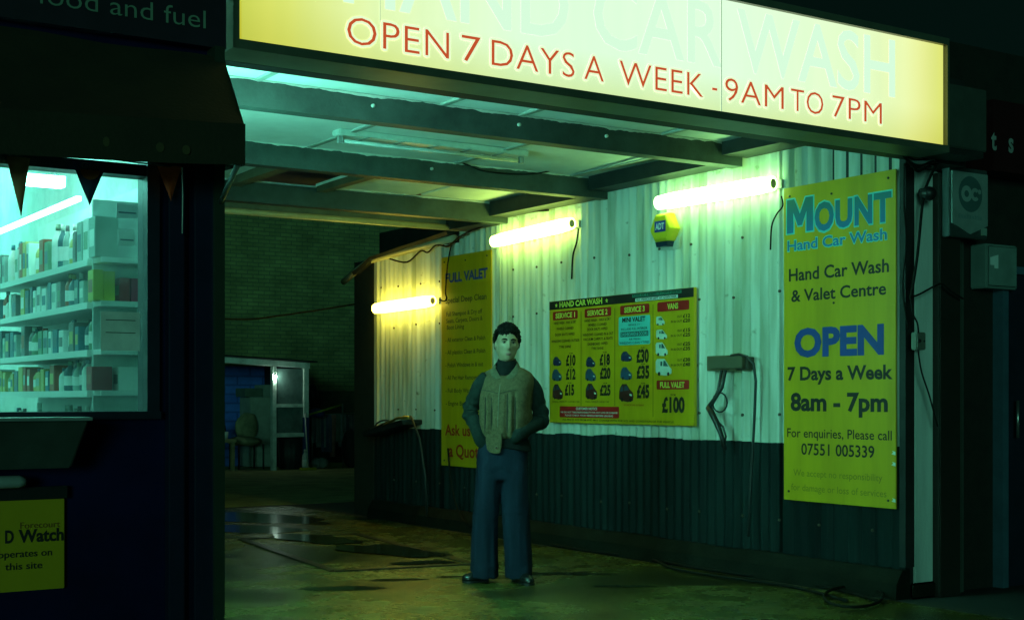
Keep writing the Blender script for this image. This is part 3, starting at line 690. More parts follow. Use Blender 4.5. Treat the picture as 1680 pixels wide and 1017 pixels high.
# bracket with the hanging hose
b0, b1 = on_x(1171, 596), on_x(1238, 598)
t = thing('hose_bracket', (W, (b0.y + b1.y) / 2, 1.44), 'timber hose bracket on the wall between the price board and the tall sign', 'bracket')
fr = Fr((W, b0.y, 1.52), (0, -1, 0), (-1, 0, 0)); wd_ = b0.y - b1.y
m = MB().fbox(fr, 0, wd_ * .72, -.055, .055, .0, .07); m.build('block', M_wood, t, bevel=.004)
m = MB().fbox(fr, wd_ * .10, wd_ * .95, -.04, .045, .071, .10); m.build('front_plate', mat('bracket_plate', (.10, .085, .05), .7), t, bevel=.004)
m = MB().fbox(fr, wd_ * .722, wd_ * 1.0, -.05, .04, .0, .065); m.build('side_block', mat('bracket_dark', (.06, .05, .035), .7), t, bevel=.004)
hose = mat('black_hose', (.018, .022, .024), .4)
def P(px, py, d=.06): q = on_x(px, py, W - d); return q
t = tag(MB().tube([P(1192, 592), P(1200, 583, .09), P(1212, 581, .10), P(1226, 585, .10), P(1236, 596, .08), P(1240, 625), P(1238, 680), P(1235, 735, .05), P(1231, 800, .05), P(1228, 880, .08)], .010, 8).build('hose', hose),
    'thin black hose looped over the wall bracket and hanging straight down', 'hose')
t = thing('spray_lance', P(1180, 735, .1).to_tuple(), 'dark pressure washer lance and coiled hose hanging below the bracket', 'lance')
m = MB(); m.tube([P(1190, 607, .08), P(1184, 635, .10), P(1172, 655, .11), P(1163, 668, .11)], [.014, .016, .016, .02], 10)
m.tube([P(1184, 607, .08), P(1178, 640, .1), P(1166, 668, .12)], .010, 8)
m.build('lance_pipe', mat('lance_grey', (.05, .06, .06), .4, .3), t)
m = MB(); m.tube([P(1163, 668, .11), P(1168, 678, .12), P(1176, 694, .12), P(1184, 715, .12), P(1190, 738, .11)], [.026, .024, .022, .016, .010], 10)
m.build('trigger_grip', M_black, t)
m = MB()
loop = [P(1168 + 14 * math.cos(q) + 6 * math.sin(q), 663 + 26 * math.sin(q) * .7, .11 + .01 * math.sin(q * 2)) for q in [i * .42 for i in range(16)]]
loop = [P(1181 + 12 * math.cos(q), 660 + 16 * math.sin(q), .10 + .012 * math.sin(q)) for q in [i * .42 for i in range(16)]]
m.tube(loop, .006, 6); m.tube([P(1176, 690, .1), P(1186, 700, .1), P(1191, 716, .1), P(1186, 735, .1), P(1181, 712, .1), P(1178, 694, .1)], .008, 6)
m.build('coiled_hose', hose, t)

# tray with a lance near the back of the wall
q0, q1 = on_x(626, 708), on_x(693, 688)
t = thing('lance_rest', (W, (q0.y + q1.y) / 2, .85), 'dark sloping rest with a coiled pressure lance low on the far wall', 'bracket')
fr = Fr((W, q0.y, q0.z), (0, -1, 0), (-1, 0, 0)); wl_ = q0.y - q1.y; dz = q1.z - q0.z
m = MB(); m.hexa([fr.P(0, -.05, .22), fr.P(wl_, dz - .05, .22), fr.P(wl_, dz - .05, 0), fr.P(0, -.05, 0), fr.P(0, 0, .24), fr.P(wl_, dz, .24), fr.P(wl_, dz, 0), fr.P(0, 0, 0)])
m.build('shelf', M_dark, t, bevel=.006)
m = MB(); m.tube([fr.P(.05, .03, .15), fr.P(.4, .10, .16), fr.P(.75, dz + .03, .14), fr.P(wl_ + .02, dz + .03, .14), fr.P(wl_ + .12, -.05, .1), fr.P(wl_ + .20, -.42, .08), fr.P(wl_ + .3, -.80, .12)], .011, 8)
m.tube([fr.P(.3 + .18 * math.cos(q), .075 + .05 * math.sin(q) + .1 * .18 * math.cos(q), .14) for q in [i * .5 for i in range(14)]], .009, 6)
m.build('lance_hose', hose, t)
m = MB().tube([fr.P(.42, .075, .19), fr.P(.70, .155, .19), fr.P(.92, .16, .18)], [.018, .014, .02], 8); m.build('brass_lance', mat('brass', (.45, .36, .10), .3, .8), t)

# loose cables
cab = mat('cable', (.008, .009, .008), .7, spec=.1)
def cable(pts, r, label, nm='cable', grp=None, m_=None):
    o = MB().tube(smooth_pts(pts, 5), r, 6).build(nm, m_ or cab); tag(o, label, 'cable', grp); return o
cable([P(1282, 322, .02), P(1284, 338, .02), P(1274, 352, .03), P(1266, 372, .03), P(1264, 410, .03)], .006, 'short frayed cable hanging from the near end of the bright tube')
cable([P(949, 375, .02), P(946, 398, .02), P(940, 420, .03), P(938, 458, .03)], .008, 'short twisted cable hanging from the tube above the man')
cable([P(722, 492, .04), P(729, 494, .04), P(733, 489, .05), P(731, 478, .05), P(735, 430, .03), P(742, 395, .03)], .006, 'thin cable rising from the far tube past the valet sign')
cable([P(640, 425, .05), P(668, 430, .05), P(690, 412, .05), P(702, 414, .05), P(716, 402, .05), P(735, 404, .05), P(752, 390, .06), P(770, 380, .07), P(790, 372, .06), P(830, 352, .04), P(900, 345, .03)], .009, 'sagging cable clipped along the pale gutter at the top of the wall')
cable([on_z(878, 881, .02), on_z(960, 893, .02), on_z(1040, 908, .02), on_z(1110, 925, .02), on_z(1190, 938, .02), on_z(1290, 950, .02), on_z(1380, 968, .02), on_z(1440, 985, .02)], .011, 'black hose lying along the foot of the dark wall', 'floor_hose', 'hoses on the wet floor')
cable([on_z(878, 886, .02), on_z(950, 901, .02), on_z(1060, 915, .02), on_z(1105, 932, .02), on_z(1180, 945, .02), on_z(1300, 962, .02), on_z(1390, 985, .02)], .011, 'second black hose lying just outside the one at the wall foot', 'floor_hose', 'hoses on the wet floor')
cable([on_z(1350 + 48 * math.cos(q) + 50, 978 + 17 * math.sin(q), .02 + .004 * q) for q in [i * .4 for i in range(17)]], .010, 'black hose coiled in a loop on the floor by the white pier', 'floor_hose', 'hoses on the wet floor')
cable([on_y(650, 228, 9.0), on_y(760, 268, 9.0), on_y(800, 282, 9.0), on_y(880, 285, 9.0), on_y(960, 262, 9.0), on_y(985, 240, 9.0)], .006, 'thin cable sagging under the second ceiling beam')
cable([on_y(300, 520, 13.4), on_y(400, 524, 13.4), on_y(450, 519, 13.5), on_y(520, 509, 13.5), on_y(588, 498, 13.55)], .010, 'overhead cable slung across the yard in front of the brick wall')
cable([P(735, 735, .10), P(740, 790, .12), P(752, 838, .16), P(770, 862, .22), on_z(800, 868, .02)], .009, 'thin hose trailing from the wall to the floor behind the man')
m = MB()      # sludge at the wall foot behind the man
cl_ = on_z(765, 846); pts = []
for k in range(18): an = 2 * math.pi * k / 18; q = 1 + .3 * noise.noise((math.cos(an), math.sin(an), 3)); pts.append((cl_.x + .22 * q * math.cos(an), cl_.y + .3 * q * math.sin(an)))
rings = [[Vector((cl_.x + (x - cl_.x) * s, cl_.y + (y - cl_.y) * s, h)) for x, y in pts] for s, h in ((1, .004), (.7, .05), (.3, .085))]
m.loft(rings); tag(m.build('rag_heap', mat('damp_rag', (.16, .15, .06), .9, var=.4, scale=14, bump=.6)), 'small damp heap of rag at the wall foot behind the man', 'rag')

# ================================================================== THE RIGHT-HAND END
def Q(px, py, y=5.80): return on_y(px, py, y)
for pts, lab in (([Q(1484, 268), Q(1483, 330), Q(1487, 400), Q(1481, 470), Q(1490, 540)], 'black cable running down beside the tall yellow sign'),
        ([Q(1540, 262), Q(1522, 300), Q(1514, 330), Q(1505, 420), Q(1494, 490)], 'thick black cable slanting across the top of the white pier'),
        ([Q(1494, 490), Q(1498, 515), Q(1505, 530), Q(1507, 546)], 'curling cable dropping into the junction box on the pier'),
        ([Q(1494, 488), Q(1510, 482), Q(1532, 470), Q(1545, 466), Q(1560, 478), Q(1580, 490)], 'slack cable crossing the pier towards the dark shop'),
        ([Q(1506, 574), Q(1512, 610), Q(1525, 650), Q(1538, 700)], 'thin cable trailing below the junction box')):
    cable([p + Vector((0, 0, 0)) for p in pts], .009 if 'thick' in lab else .006, lab)
for i in range(5):
    a, b = Q(1470 + i * 5, 246 + i * 4, 5.72), Q(1555 - i * 7, 262 + (i * 37) % 17, 5.74); mid = (a + b) / 2 - Vector((0, 0, .03 + .02 * (i % 3)))
    cable([a, a.lerp(mid, .6) - Vector((0, 0, .02)), mid, mid.lerp(b, .5) + Vector((0, 0, .012)), b], .006, 'cable in the black tangle under the end of the lit sign', 'cable', 'tangled cables under the sign')
t = thing('junction_box', Q(1504, 575).to_tuple(), 'small grey junction box on the pale pier', 'junction box')
fr = Fr(Q(1494, 574, 5.85), (1, 0, 0), (0, -1, 0))
MB().fbox(fr, 0, .085, 0, .11, -.001, .05).build('case', mat('box_grey', (.14, .15, .12), .5), t, bevel=.006)
m = MB(); m.cyl(fr.P(.02, .055, .05), fr.P(.02, .055, .056), .012, 10); m.cyl(fr.P(.065, .055, .05), fr.P(.065, .055, .054), .006, 8); m.build('knob', M_black, t)
t = thing('dome_camera', Q(1523, 318).to_tuple(), 'round black camera housing fixed near the top of the pale pier', 'camera')
c_ = Q(1523, 318, 5.79); m = MB().ell(c_, (.052, .052, .045), 20, 12); m.build('dome', M_black, t)
m = MB().cyl(c_ + Vector((0, .0, .0)), (c_.x, 5.852, c_.z + .02), .022, 12); m.build('arm', M_black, t)

shop2 = thing('dark_neighbour_shop', (9.5, 7, 0), 'dark unlit shop front beside the pale pier, under a dull red board', 'building')
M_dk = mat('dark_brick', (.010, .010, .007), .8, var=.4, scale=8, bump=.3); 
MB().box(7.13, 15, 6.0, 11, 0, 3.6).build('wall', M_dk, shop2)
m = MB().box(7.10, 7.30, 5.86, 6.0, 0, 2.7); m.build('pilaster', mat('dark_pilaster', (.014, .012, .008), .7), shop2, bevel=.006)
m = MB().box(7.36, 7.40, 5.94, 6.0, 0, 2.66); m.box(7.42, 7.44, 5.95, 6.0, 0, 2.66); m.build('down_pipe', mat('pipe_dark', (.05, .06, .05), .5), shop2)
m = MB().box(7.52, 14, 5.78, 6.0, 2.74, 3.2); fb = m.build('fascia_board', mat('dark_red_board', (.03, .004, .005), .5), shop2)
fr = Fr((0, 5.78, 0), (1, 0, 0), (0, -1, 0)); a_ = on_y(1622, 250, 5.78)
m = MB(); m.text('t s', fr, a_.x + .02, on_y(1662, 250, 5.78).x, on_y(1640, 247, 5.78).z, .125, .004, .03, 1.6); m.build('lettering', M_grey, fb)
m = MB().box(7.86, 8.9, 5.955, 6.0, 0, 2.1); dr = m.build('door', mat('door_dark', (.012, .016, .03), .3), shop2)
m = MB().box(7.80, 7.86, 5.92, 6.0, 0, 2.15); m.box(8.9, 8.96, 5.92, 6.0, 0, 2.15); m.box(7.86, 8.9, 5.92, 6.0, 2.1, 2.15); m.build('door_frame', mat('door_frame_blue', (.05, .10, .14), .4), shop2)
m = MB().cyl((7.93, 5.90, 1.0), (7.93, 5.90, 1.25), .012, 8); m.build('handle', mat('steel', (.4, .42, .4), .3, .9), dr)

t = thing('projecting_sign', (Q(1589, 385).x, 5.82, Q(1589, 385).z), 'pale projecting shop sign with a round looped emblem on a dark board', 'sign')
fr = Fr(Q(1560, 385, 5.80), (1, 0, 0), (0, -1, 0)); w_ = Q(1618, 385, 5.80).x - Q(1560, 385, 5.80).x; h_ = Q(1560, 280, 5.8).z - Q(1560, 385, 5.8).z
MB().fbox(fr, -.015, w_ + .012, -.01, h_ + .03, -.06, 0).build('backing', mat('sign_backing', (.035, .05, .05), .5), t, bevel=.005)
m = MB().prism(fr, [(0, .075), (w_ * .5, .0 + .012), (w_, .075), (w_, h_), (0, h_)], .001, .012); m.build('plate', mat('plate_pale', (.22, .28, .27), .45), t)
m = MB().disc(fr, w_ * .5, h_ * .66, .115, .0140, 28, .115); m.build('emblem_disc', mat('emblem_dark', (.06, .12, .12), .5), t)
m = MB()
def ring(a, b, r0, r1, c, s0=0, s1=360):
    n = 24; v = []
    for k in range(n + 1):
        q = math.radians(s0 + (s1 - s0) * k / n); v += [fr.P(a + r0 * math.cos(q), b + r0 * math.sin(q), c), fr.P(a + r1 * math.cos(q), b + r1 * math.sin(q), c)]
    m.add(v, [(2 * k, 2 * k + 1, 2 * k + 3, 2 * k + 2) for k in range(n)])
ring(w_ * .5 - .040, h_ * .66, .022, .052, .016); ring(w_ * .5 + .042, h_ * .66, .018, .042, .0165, 40, 320); m.disc(fr, w_ * .5 + .085, h_ * .66 + .02, .016, .017, 12)
m.build('emblem', mat('emblem_pale', (.26, .34, .33), .5), t)
m = MB()
for k in range(9): m.fbox(fr, w_ * (.17 + .075 * k), w_ * (.225 + .075 * k), h_ * .27, h_ * (.34 - .01 * (k % 3)), .0125, .0145)
m.build('small_print', mat('emblem_ink', (.16, .24, .24), .5), t)
m = MB().fbox(fr, w_ - .055, w_ - .01, .012, .06, .001, .014); m.build('sticker', mat('sticker_pale', (.25, .34, .3), .5), t)

t = thing('meter_box', Q(1640, 470).to_tuple(), 'grey square meter box on the dark shop front', 'meter box')
fr = Fr(Q(1618, 472, 5.86), (1, 0, 0), (0, -1, 0)); w_ = .32; h_ = .29
MB().fbox(fr, 0, w_, 0, h_, -.13, 0).build('case', mat('meter_case', (.16, .23, .21), .45), t, bevel=.008)
m = MB().fbox(fr, .015, w_ - .015, .015, h_ - .015, .001, .008); m.build('lid', mat('meter_lid', (.18, .26, .24), .4), t, bevel=.004)
m = MB().prism(fr, [(.03, .15), (.07, .15), (.07, .13), (.11, .13), (.11, .22), (.03, .20)], .009, .0105); m.build('label_sticker', M_inkwhite, t)

# ================================================================== THE SHOP ON THE LEFT
shop = thing('fuel_shop', (.5, 6.5, 0), 'navy painted petrol shop front with a bright stocked window under a dark awning', 'building')
SF = 5.46                                        # shop front
wx1, wz0, wz1 = 1.868, 1.185, 2.62               # window right edge, sill, head
SR = on_y(351, 600, SF).x                        # the shop's right-hand corner
m = MB(); m.box(-2.2, wx1, SF, SF + .12, 0, wz0); m.box(-2.2, SR, SF, SF + .12, wz1, 3.3); m.box(wx1, SR, SF, SF + .12, 0, wz1)
m.build('front_wall', M_blue, shop)
m = MB().box(SR - .10, SR, SF + .121, 9.6, 0, 3.3); m.box(-2.2, SR - .10, 9.5, 9.6, 0, 3.3); m.box(-2.2, -2.1, SF + .121, 9.5, 0, 3.3); m.build('side_wall', mat('shop_wall_white', (.60, .66, .62), .6), shop)
m = MB().box(-2.1, SR - .10, SF + .121, 9.5, 2.86, 2.92); m.build('shop_ceiling', mat('shop_ceiling_white', (.55, .66, .62), .7), shop)
m = MB().box(-2.1, SR - .10, SF + .121, 9.5, .005, .02); m.build('shop_floor', mat('shop_tiles', (.28, .3, .28), .4), shop)
m = MB().box(wx1 + .03, wx1 + .10, SF - .05, SF, 0, 2.6); m.box(SR - .11, SR - .002, SF - .07, SF, 0, 2.66); m.build('pilaster', mat('navy_pilaster', (.006, .009, .030), .4), shop, bevel=.006)
m = MB().box(SR - .03, SR + .012, SF - .09, SF + .02, 0, 2.7); m.build('corner_post', mat('green_post', (.02, .032, .02), .5), shop)
wn = MB(); wn.box(wx1 - .05, wx1, SF - .03, SF + .09, wz0 + .03, wz1); wn.box(-2.1, wx1, SF - .05, SF + .11, wz0, wz0 + .03); wn.box(-2.1, wx1 - .05, SF - .02, SF + .08, 2.155, 2.20)
wf = wn.build('window', mat('window_frame_dark', (.015, .02, .035), .35), shop)
gl = bpy.data.materials.new('shop_glass'); gl.use_nodes = True; nt = gl.node_tree
for n_ in list(nt.nodes):
    if n_.type == 'BSDF_PRINCIPLED': nt.nodes.remove(n_)
tr = nd(nt, 'ShaderNodeBsdfTransparent'); tr.inputs[0].default_value = (.80, .93, .90, 1); gs = nd(nt, 'ShaderNodeBsdfGlossy'); gs.inputs['Roughness'].default_value = .03
mxs = nd(nt, 'ShaderNodeMixShader'); mxs.inputs[0].default_value = .06; nt.links.new(tr.outputs[0], mxs.inputs[1]); nt.links.new(gs.outputs[0], mxs.inputs[2])
film = nd(nt, 'ShaderNodeBsdfTranslucent'); film.inputs[0].default_value = (.75, .85, .82, 1); mx2 = nd(nt, 'ShaderNodeMixShader')      # an unwashed pane: thin, cloudy film of dirt
gq = nd(nt, 'ShaderNodeNewGeometry'); nq = nd(nt, 'ShaderNodeTexNoise'); nq.inputs['Scale'].default_value = 3.5; nq.inputs['Detail'].default_value = 6; nt.links.new(gq.outputs['Position'], nq.inputs['Vector'])
rq = nd(nt, 'ShaderNodeMapRange'); nt.links.new(nq.outputs['Fac'], rq.inputs[0]); rq.inputs[1].default_value = .3; rq.inputs[2].default_value = .75; rq.inputs[3].default_value = .0; rq.inputs[4].default_value = .055
nt.links.new(rq.outputs[0], mx2.inputs[0]); nt.links.new(mxs.outputs[0], mx2.inputs[1]); nt.links.new(film.outputs[0], mx2.inputs[2]); nt.links.new(mx2.outputs[0], nt.nodes['Material Output'].inputs[0])
MB().box(-2.1, wx1 - .05, SF + .02, SF + .026, wz0 + .03, wz1).build('pane', gl, wf)
# fascia with its lettering
m = MB().box(-2.2, SR + .03, SF - .06, SF - .001, 2.70, 3.32); fb = m.build('fascia_board', mat('dark_plum', (.022, .014, .026), .5), shop)
fr = Fr((0, SF - .06, 0), (1, 0, 0), (0, -1, 0))
xa, xb = on_y(62, 10, SF - .06).x, on_y(337, 46, SF - .06).x
m = MB(); m.text('food and fuel', fr, xa, xb, on_y(335, 46, SF - .06).z - .004, .072, .004, -.004); m.build('lettering', mat('pale_green_letters', (.20, .30, .22), .5), fb)
m = MB().disc(fr, xa - .06, 2.83, .05, .004, 16, .02); m.build('roundel', mat('dull_yellow', (.30, .26, .02), .5), fb)
# awning
M_awn = mat('awning_canvas', (.024, .018, .007), .85, var=.3, scale=3, bump=.25)
zl, zr = 2.262, 2.306; yf = 5.0; xr0, xr1 = on_y(402, 240, yf).x, SR + .02
def az(x): return zl + (zr - zl) * min(1, max(0, (x - 1.18) / .88))
m = MB(); N = 30; vs = []
for i in range(N + 1):
    f = i / N
    for j in range(9):
        g_ = j / 8; x = -1.6 + (xr1 + (xr0 - xr1) * g_ + 1.6) * f
        zt = 2.66; z = zt + (az(x) - zt) * g_ - .018 * math.sin(math.pi * g_) + .006 * math.sin(f * 34); vs.append((x, SF - .062 + (yf - SF + .062) * g_, z))
m.add(vs, [(i * 9 + j, i * 9 + j + 1, (i + 1) * 9 + j + 1, (i + 1) * 9 + j) for i in range(N) for j in range(8)], True)
aw = m.build('awning', M_awn, shop)
m = MB(); vs = []
for i in range(N + 1):
    f = i / N; x = -1.6 + (xr0 + 1.6) * f
    vs += [(x, yf - .004 + .003 * math.sin(f * 60), az(x) + .012), (x, yf + .006 * math.sin(f * 41), az(x) - .148 - .003 * math.sin(f * 30))]
m.add(vs, [(2 * i, 2 * i + 1, 2 * i + 3, 2 * i + 2) for i in range(N)], True)
m.quad((xr0, yf, az(xr0) - .148), (xr0, yf, az(xr0)), (xr1, SF - .062, 2.66), (xr1, SF - .062, 2.20))
m.build('valance', M_awn, aw)
m = MB().tube([(xr1 - .02, SF - .062, 2.06), (xr0 - .02, yf + .02, 2.165)], .011, 8); m.build('awning_arm', mat('arm_steel', (.35, .4, .4), .35, .7), aw)
fr = Fr((0, yf - .006, 0), (1, 0, 0), (0, -1, 0))
m = MB()
for x_, k in ((1.52, 0), (1.72, 1), (1.82, 1)): m.disc(fr, x_, 2.195, .018, 0, 14, .012 if k == 0 else .016)
m.build('faded_motif', mat('faded_motif', (.07, .05, .016), .8), aw)

# fluorescent batten on the back of the sign
bl = Vector((2.32, 5.80, 2.88)); t = thing('fascia_batten', (2.9, 5.80, 2.7), 'pale glowing tube fixed to the back of the lit sign near the shop', 'tube light')
BX0, BX1 = bl.x - .02, bl.x + 1.5
m = MB().tube([(BX0, 5.80, bl.z), (BX1, 5.80, bl.z + .02)], .028, 14); m.build('tube', emit('back_tube_glow', (.36, 1.0, .80), 60.0), t)
MB().box(BX0 - .02, BX1 + .02, 5.705, 5.76, bl.z - .03, bl.z + .05).build('body', M_grey, t, bevel=.004)
for x in (BX0, BX1): MB().box(x - .012, x + .012, 5.761, 5.83, bl.z - .034, bl.z + .04).build('lamp_holder', M_dark, t)
m = MB()
for k in range(5): m.tube([(BX0 - .02, 5.77 + .015 * k, bl.z - .05), (BX0 + .03, 5.77 + .015 * (4 - k), bl.z + .06)], .003, 5)
m.build('loose_wire', M_black, t)

# the tube lights of the bay's left-hand side, fixed along the shop's side wall
def side_tube(y0, y1, z, label):
    t = thing('side_tube_light', (SR + .06, (y0 + y1) / 2, z), label, 'tube light', 'tube lights on the shop side wall')
    MB().box(SR + .001, SR + .03, y0, y1, z - .06, z + .06).build('housing', M_grey, t)
    rr = [[Vector((SR + .075 + .045 * math.cos(a), y, z + .085 * math.sin(a))) for a in [2 * math.pi * i / 18 for i in range(18)]] for y in (y0 + .02, (y0 + y1) / 2, y1 - .02)]
    MB().loft(rr).build('diffuser', emit('side_tube_glow', (.19, 1.0, .74), 105.0), t)
    for y in (y0, y1 - .019): MB().box(SR + .031, SR + .13, y, y + .019, z - .09, z + .09).build('end_cap', M_cap, t)
side_tube(6.5, 7.8, 2.30, 'lit tube on the shop side wall near the bay entrance')

# bunting
cord_y = SF - .10
def pennant(px, pyt, half, tip, col, label, extra=None):
    c_ = on_y(px, pyt, cord_y); k = (SF - .1) / 2270. / .98
    if extra: t = thing('pennant', (c_.x, cord_y, c_.z - tip * k), label, 'pennant', 'pennants hung under the awning')
    fr = Fr((c_.x, cord_y, c_.z), (1, 0, 0), (0, -1, 0)); m = MB(); N = 8; v = []
    for i in range(N + 1):
        f = i / N; w_ = half * k * (1 - f) + .0015
        for j in range(5): u_ = j / 4 * 2 - 1; v.append(fr.P(u_ * w_ + .12 * k * tip * f * (.4 if extra is None else 0), -tip * k * f, .006 * math.sin(u_ * 2.2 + f * 3)))
    m.add(v, [(i * 5 + j, i * 5 + j + 1, (i + 1) * 5 + j + 1, (i + 1) * 5 + j) for i in range(N) for j in range(4)], True)
    if not extra: return tag(m.build('pennant', col), label, 'pennant', 'pennants hung under the awning')
    m.build('cloth', col, t)
    if extra:
        m = MB(); pts = [(math.cos(math.radians(180 + q)) * 16 * k, (-9 + 16 * math.sin(math.radians(180 + q))) * k) for q in range(0, 181, 15)]
        m.quad(*[fr.P(a, b - 4 * k, .008) for a, b in pts]); m.build('emblem', mat('emblem_orange', (.55, .12, .03), .6), t)
        m = MB().text('Gulf', fr, -15 * k, 15 * k, -11 * k, 9 * k, .009, .03); m.build('lettering', mat('pennant_letters', (.12, .15, .16), .6), t)
    return t
pennant(147, 266, 27, 70, mat('pennant_navy', (.02, .05, .12), .7), 'navy pennant with an orange half-disc emblem in front of the bright window', True)
pennant(278, 272, 20, 58, mat('pennant_red', (.88, .10, .02), .7), 'plain red-orange pennant in front of the dark blue pillar')
pennant(30, 258, 17, 92, mat('pennant_brown', (.5, .22, .10), .7), 'brownish pennant hanging over the bright ceiling light in the shop window')
o = MB().tube([(-1.4, cord_y, 2.24), (1.2, cord_y, 2.195), (1.55, cord_y, 2.20), (1.86, cord_y, 2.19), (2.0, cord_y, 2.20)], .003, 5).build('bunting_cord', M_black); tag(o, 'thin cord carrying the pennants under the awning', 'cord')
a_ = on_y(299, 275, cord_y + .02); o = MB().tube([a_, a_ + Vector((.002, 0, -.12)), a_ + Vector((0, .0, -.265))], .0028, 5).build('pull_cord', M_pale); tag(o, 'pale pull cord hanging down the dark blue pillar', 'cord')

# hatch under the window, notice, paper roll
p0, p1 = on_y(142, 690, 5.25), on_y(140, 766, 5.25)
t = thing('night_hatch', (1.2, 5.35, 1.0), 'dull grey service hatch box with slanting side below the shop window', 'hatch')
m = MB(); xk = p0.x
m.hexa([(.5, 5.28, 1.005), (xk - .05, 5.28, 1.005), (xk - .02, SF - .001, 1.005), (.5, SF - .001, 1.005), (.5, 5.22, 1.182), (xk, 5.22, 1.182), (xk, SF - .001, 1.182), (.5, SF - .001, 1.182)])
m.build('box', mat('hatch_grey', (.05, .058, .05), .5, var=.25), t, bevel=.006)
MB().box(.5, xk + .008, 5.20, SF - .052, 1.184, 1.196).build('ledge', mat('ledge_steel', (.40, .46, .44), .35, .5), t)
o = tag(MB().tube([(.9, 5.36, .955), (1.30, 5.36, .955), (1.325, 5.36, .955)], [.024, .024, .018], 12).build('handrail_end', M_grey), 'stubby pale rail end below the service hatch', 'rail')
n0, n1 = on_y(108, 818, 5.42), on_y(106, 965, 5.42)
t = thing('watch_notice', (1.25, 5.44, n1.z), 'yellow watch notice on the dark wall below the shop window', 'sign')
fr = Fr((1.02, 5.45, n1.z), (1, 0, 0), (0, -1, 0)); w_ = n0.x - 1.02; h_ = n0.z - n1.z
MB().fbox(fr, 0, w_, 0, h_, 0, .012).build('board', mat('notice_yellow', (.52, .33, .006), .5, var=.05), t, bevel=.002)
MB().fbox(fr, -.02, w_ + .006, h_ + .003, h_ + .05, 0, .03).build('holder_rail', M_black, t)
fr = Fr((1.02, 5.437, n1.z), (1, 0, 0), (0, -1, 0))
def nx(px): return on_y(px, 880, 5.437).x - 1.02
def nz_(py): return on_y(70, py, 5.437).z - n1.z
m = MB(); m.text('Forecourt', fr, nx(33), nx(98), nz_(865), .024, .002, -.006); m.build('script_lettering', mat('script_red', (.20, .05, .012), .5), t)
m = MB(); m.text('D', fr, nx(8), nx(22), nz_(887), .046, .002, .03)
m.text('Watch', fr, nx(30), nx(104), nz_(887), .046, .002, .03); m.text('operates on', fr, nx(-4), nx(85), nz_(911), .026, .002, .008); m.text('this site', fr, nx(8), nx(69), nz_(931), .026, .002, .008); m.build('black_lettering', M_ink, t)

# inside the shop
ceil_z = 2.86
t0_ = None
for i, (x, y, lx, ly, lab) in enumerate(((1.25, 5.78, .50, .10, 'bright ceiling light panel nearest the shop window'), (.35, 7.9, .5, .16, 'ceiling light panel deeper inside the shop'), (1.25, 8.6, .6, .16, 'ceiling light panel near the back of the shop'))):
    t = thing('shop_ceiling_light', (x, y, ceil_z - .06), lab, 'ceiling light', 'lights on the shop ceiling')
    MB().box(x - lx, x + lx, y - ly, y + ly, ceil_z - .05, ceil_z - .002).build('housing', M_pale, t)
    MB().box(x - lx + .02, x + lx - .02, y - ly + .02, y + ly - .02, ceil_z - .062, ceil_z - .051).build('diffuser', emit('shop_light', (.26, 1.0, .84), 36.0), t)
UX, UY0, UY1 = 1.735, 5.95, 7.75
XB = SR - .105
unit = thing('wall_shelving', ((UX + XB) / 2, (UY0 + UY1) / 2, .02), 'white wall shelving packed with goods inside the shop window', 'shelving')
M_shelf = mat('shelf_white', (.68, .74, .72), .45, var=.06)
MB().box(XB - .02, XB - .002, UY0, UY1, .02, 2.20).build('back_panel', M_shelf, unit)
m = MB().box(UX + .02, XB - .021, UY0, UY0 + .02, .02, 2.12); m.build('end_panel', mat('end_panel', (.42, .50, .48), .5), unit)
SHZ = [1.02, 1.30, 1.475, 1.68, 1.865]
for z in SHZ: MB().box(UX, XB - .021, UY0 + .021, UY1, z - .028, z).build('shelf', M_shelf, unit)
MB().box(UX - .01, UX + .012, UY0 + .15, UY1, 2.13, 2.15).build('light_strip', emit('strip_glow', (.60, 1.0, .90), 12.0), unit)
for z in (1.30, 1.475, 1.68, 1.865): MB().box(UX + .02, XB - .021, UY0 - .11, UY0 - .001, z - .022, z).build('end_shelf', M_shelf, unit)
GC = [(.70, .76, .72), (.78, .80, .78), (.05, .14, .17), (.10, .17, .22), (.30, .42, .38), (.16, .18, .18), (.36, .10, .06), (.16, .30, .20), (.48, .42, .14), (.04, .18, .24)]
GM = [mat('goods_%s' % 'abcdefghij'[i], c, .4, var=.1) for i, c in enumerate(GC)]
def bottle(x, y, z, r, h, mt, cap_m, label):
    m = MB(); pr = ((0, .9), (.03, 1), (.62, 1), (.74, .75), (.82, .38), (.86, .36)); n = 10
    m.loft([[Vector((x + r * s * math.cos(2 * math.pi * k / n), y + r * s * math.sin(2 * math.pi * k / n), z + h * f)) for k in range(n)] for f, s in pr])
    m.k = 1; m.loft([[Vector((x + r * s * math.cos(2 * math.pi * k / n), y + r * s * math.sin(2 * math.pi * k / n), z + h * f)) for k in range(n)] for f, s in ((.865, .42), (1, .40))])
    m.k = 2; m.loft([[Vector((x + r * 1.02 * math.cos(2 * math.pi * k / n), y + r * 1.02 * math.sin(2 * math.pi * k / n), z + h * f)) for k in range(n)] for f in (.18, .5)], False)
    o = m.build('bottle', [mt, cap_m, GM[1]], None, (x, y, z)); tag(o, label, 'bottle', 'goods on the shop shelving'); return o
ORD = 'first second third fourth fifth sixth seventh eighth ninth tenth eleventh twelfth thirteenth fourteenth fifteenth sixteenth seventeenth eighteenth nineteenth twentieth'.split() + ['item %d' % i for i in range(21, 60)]
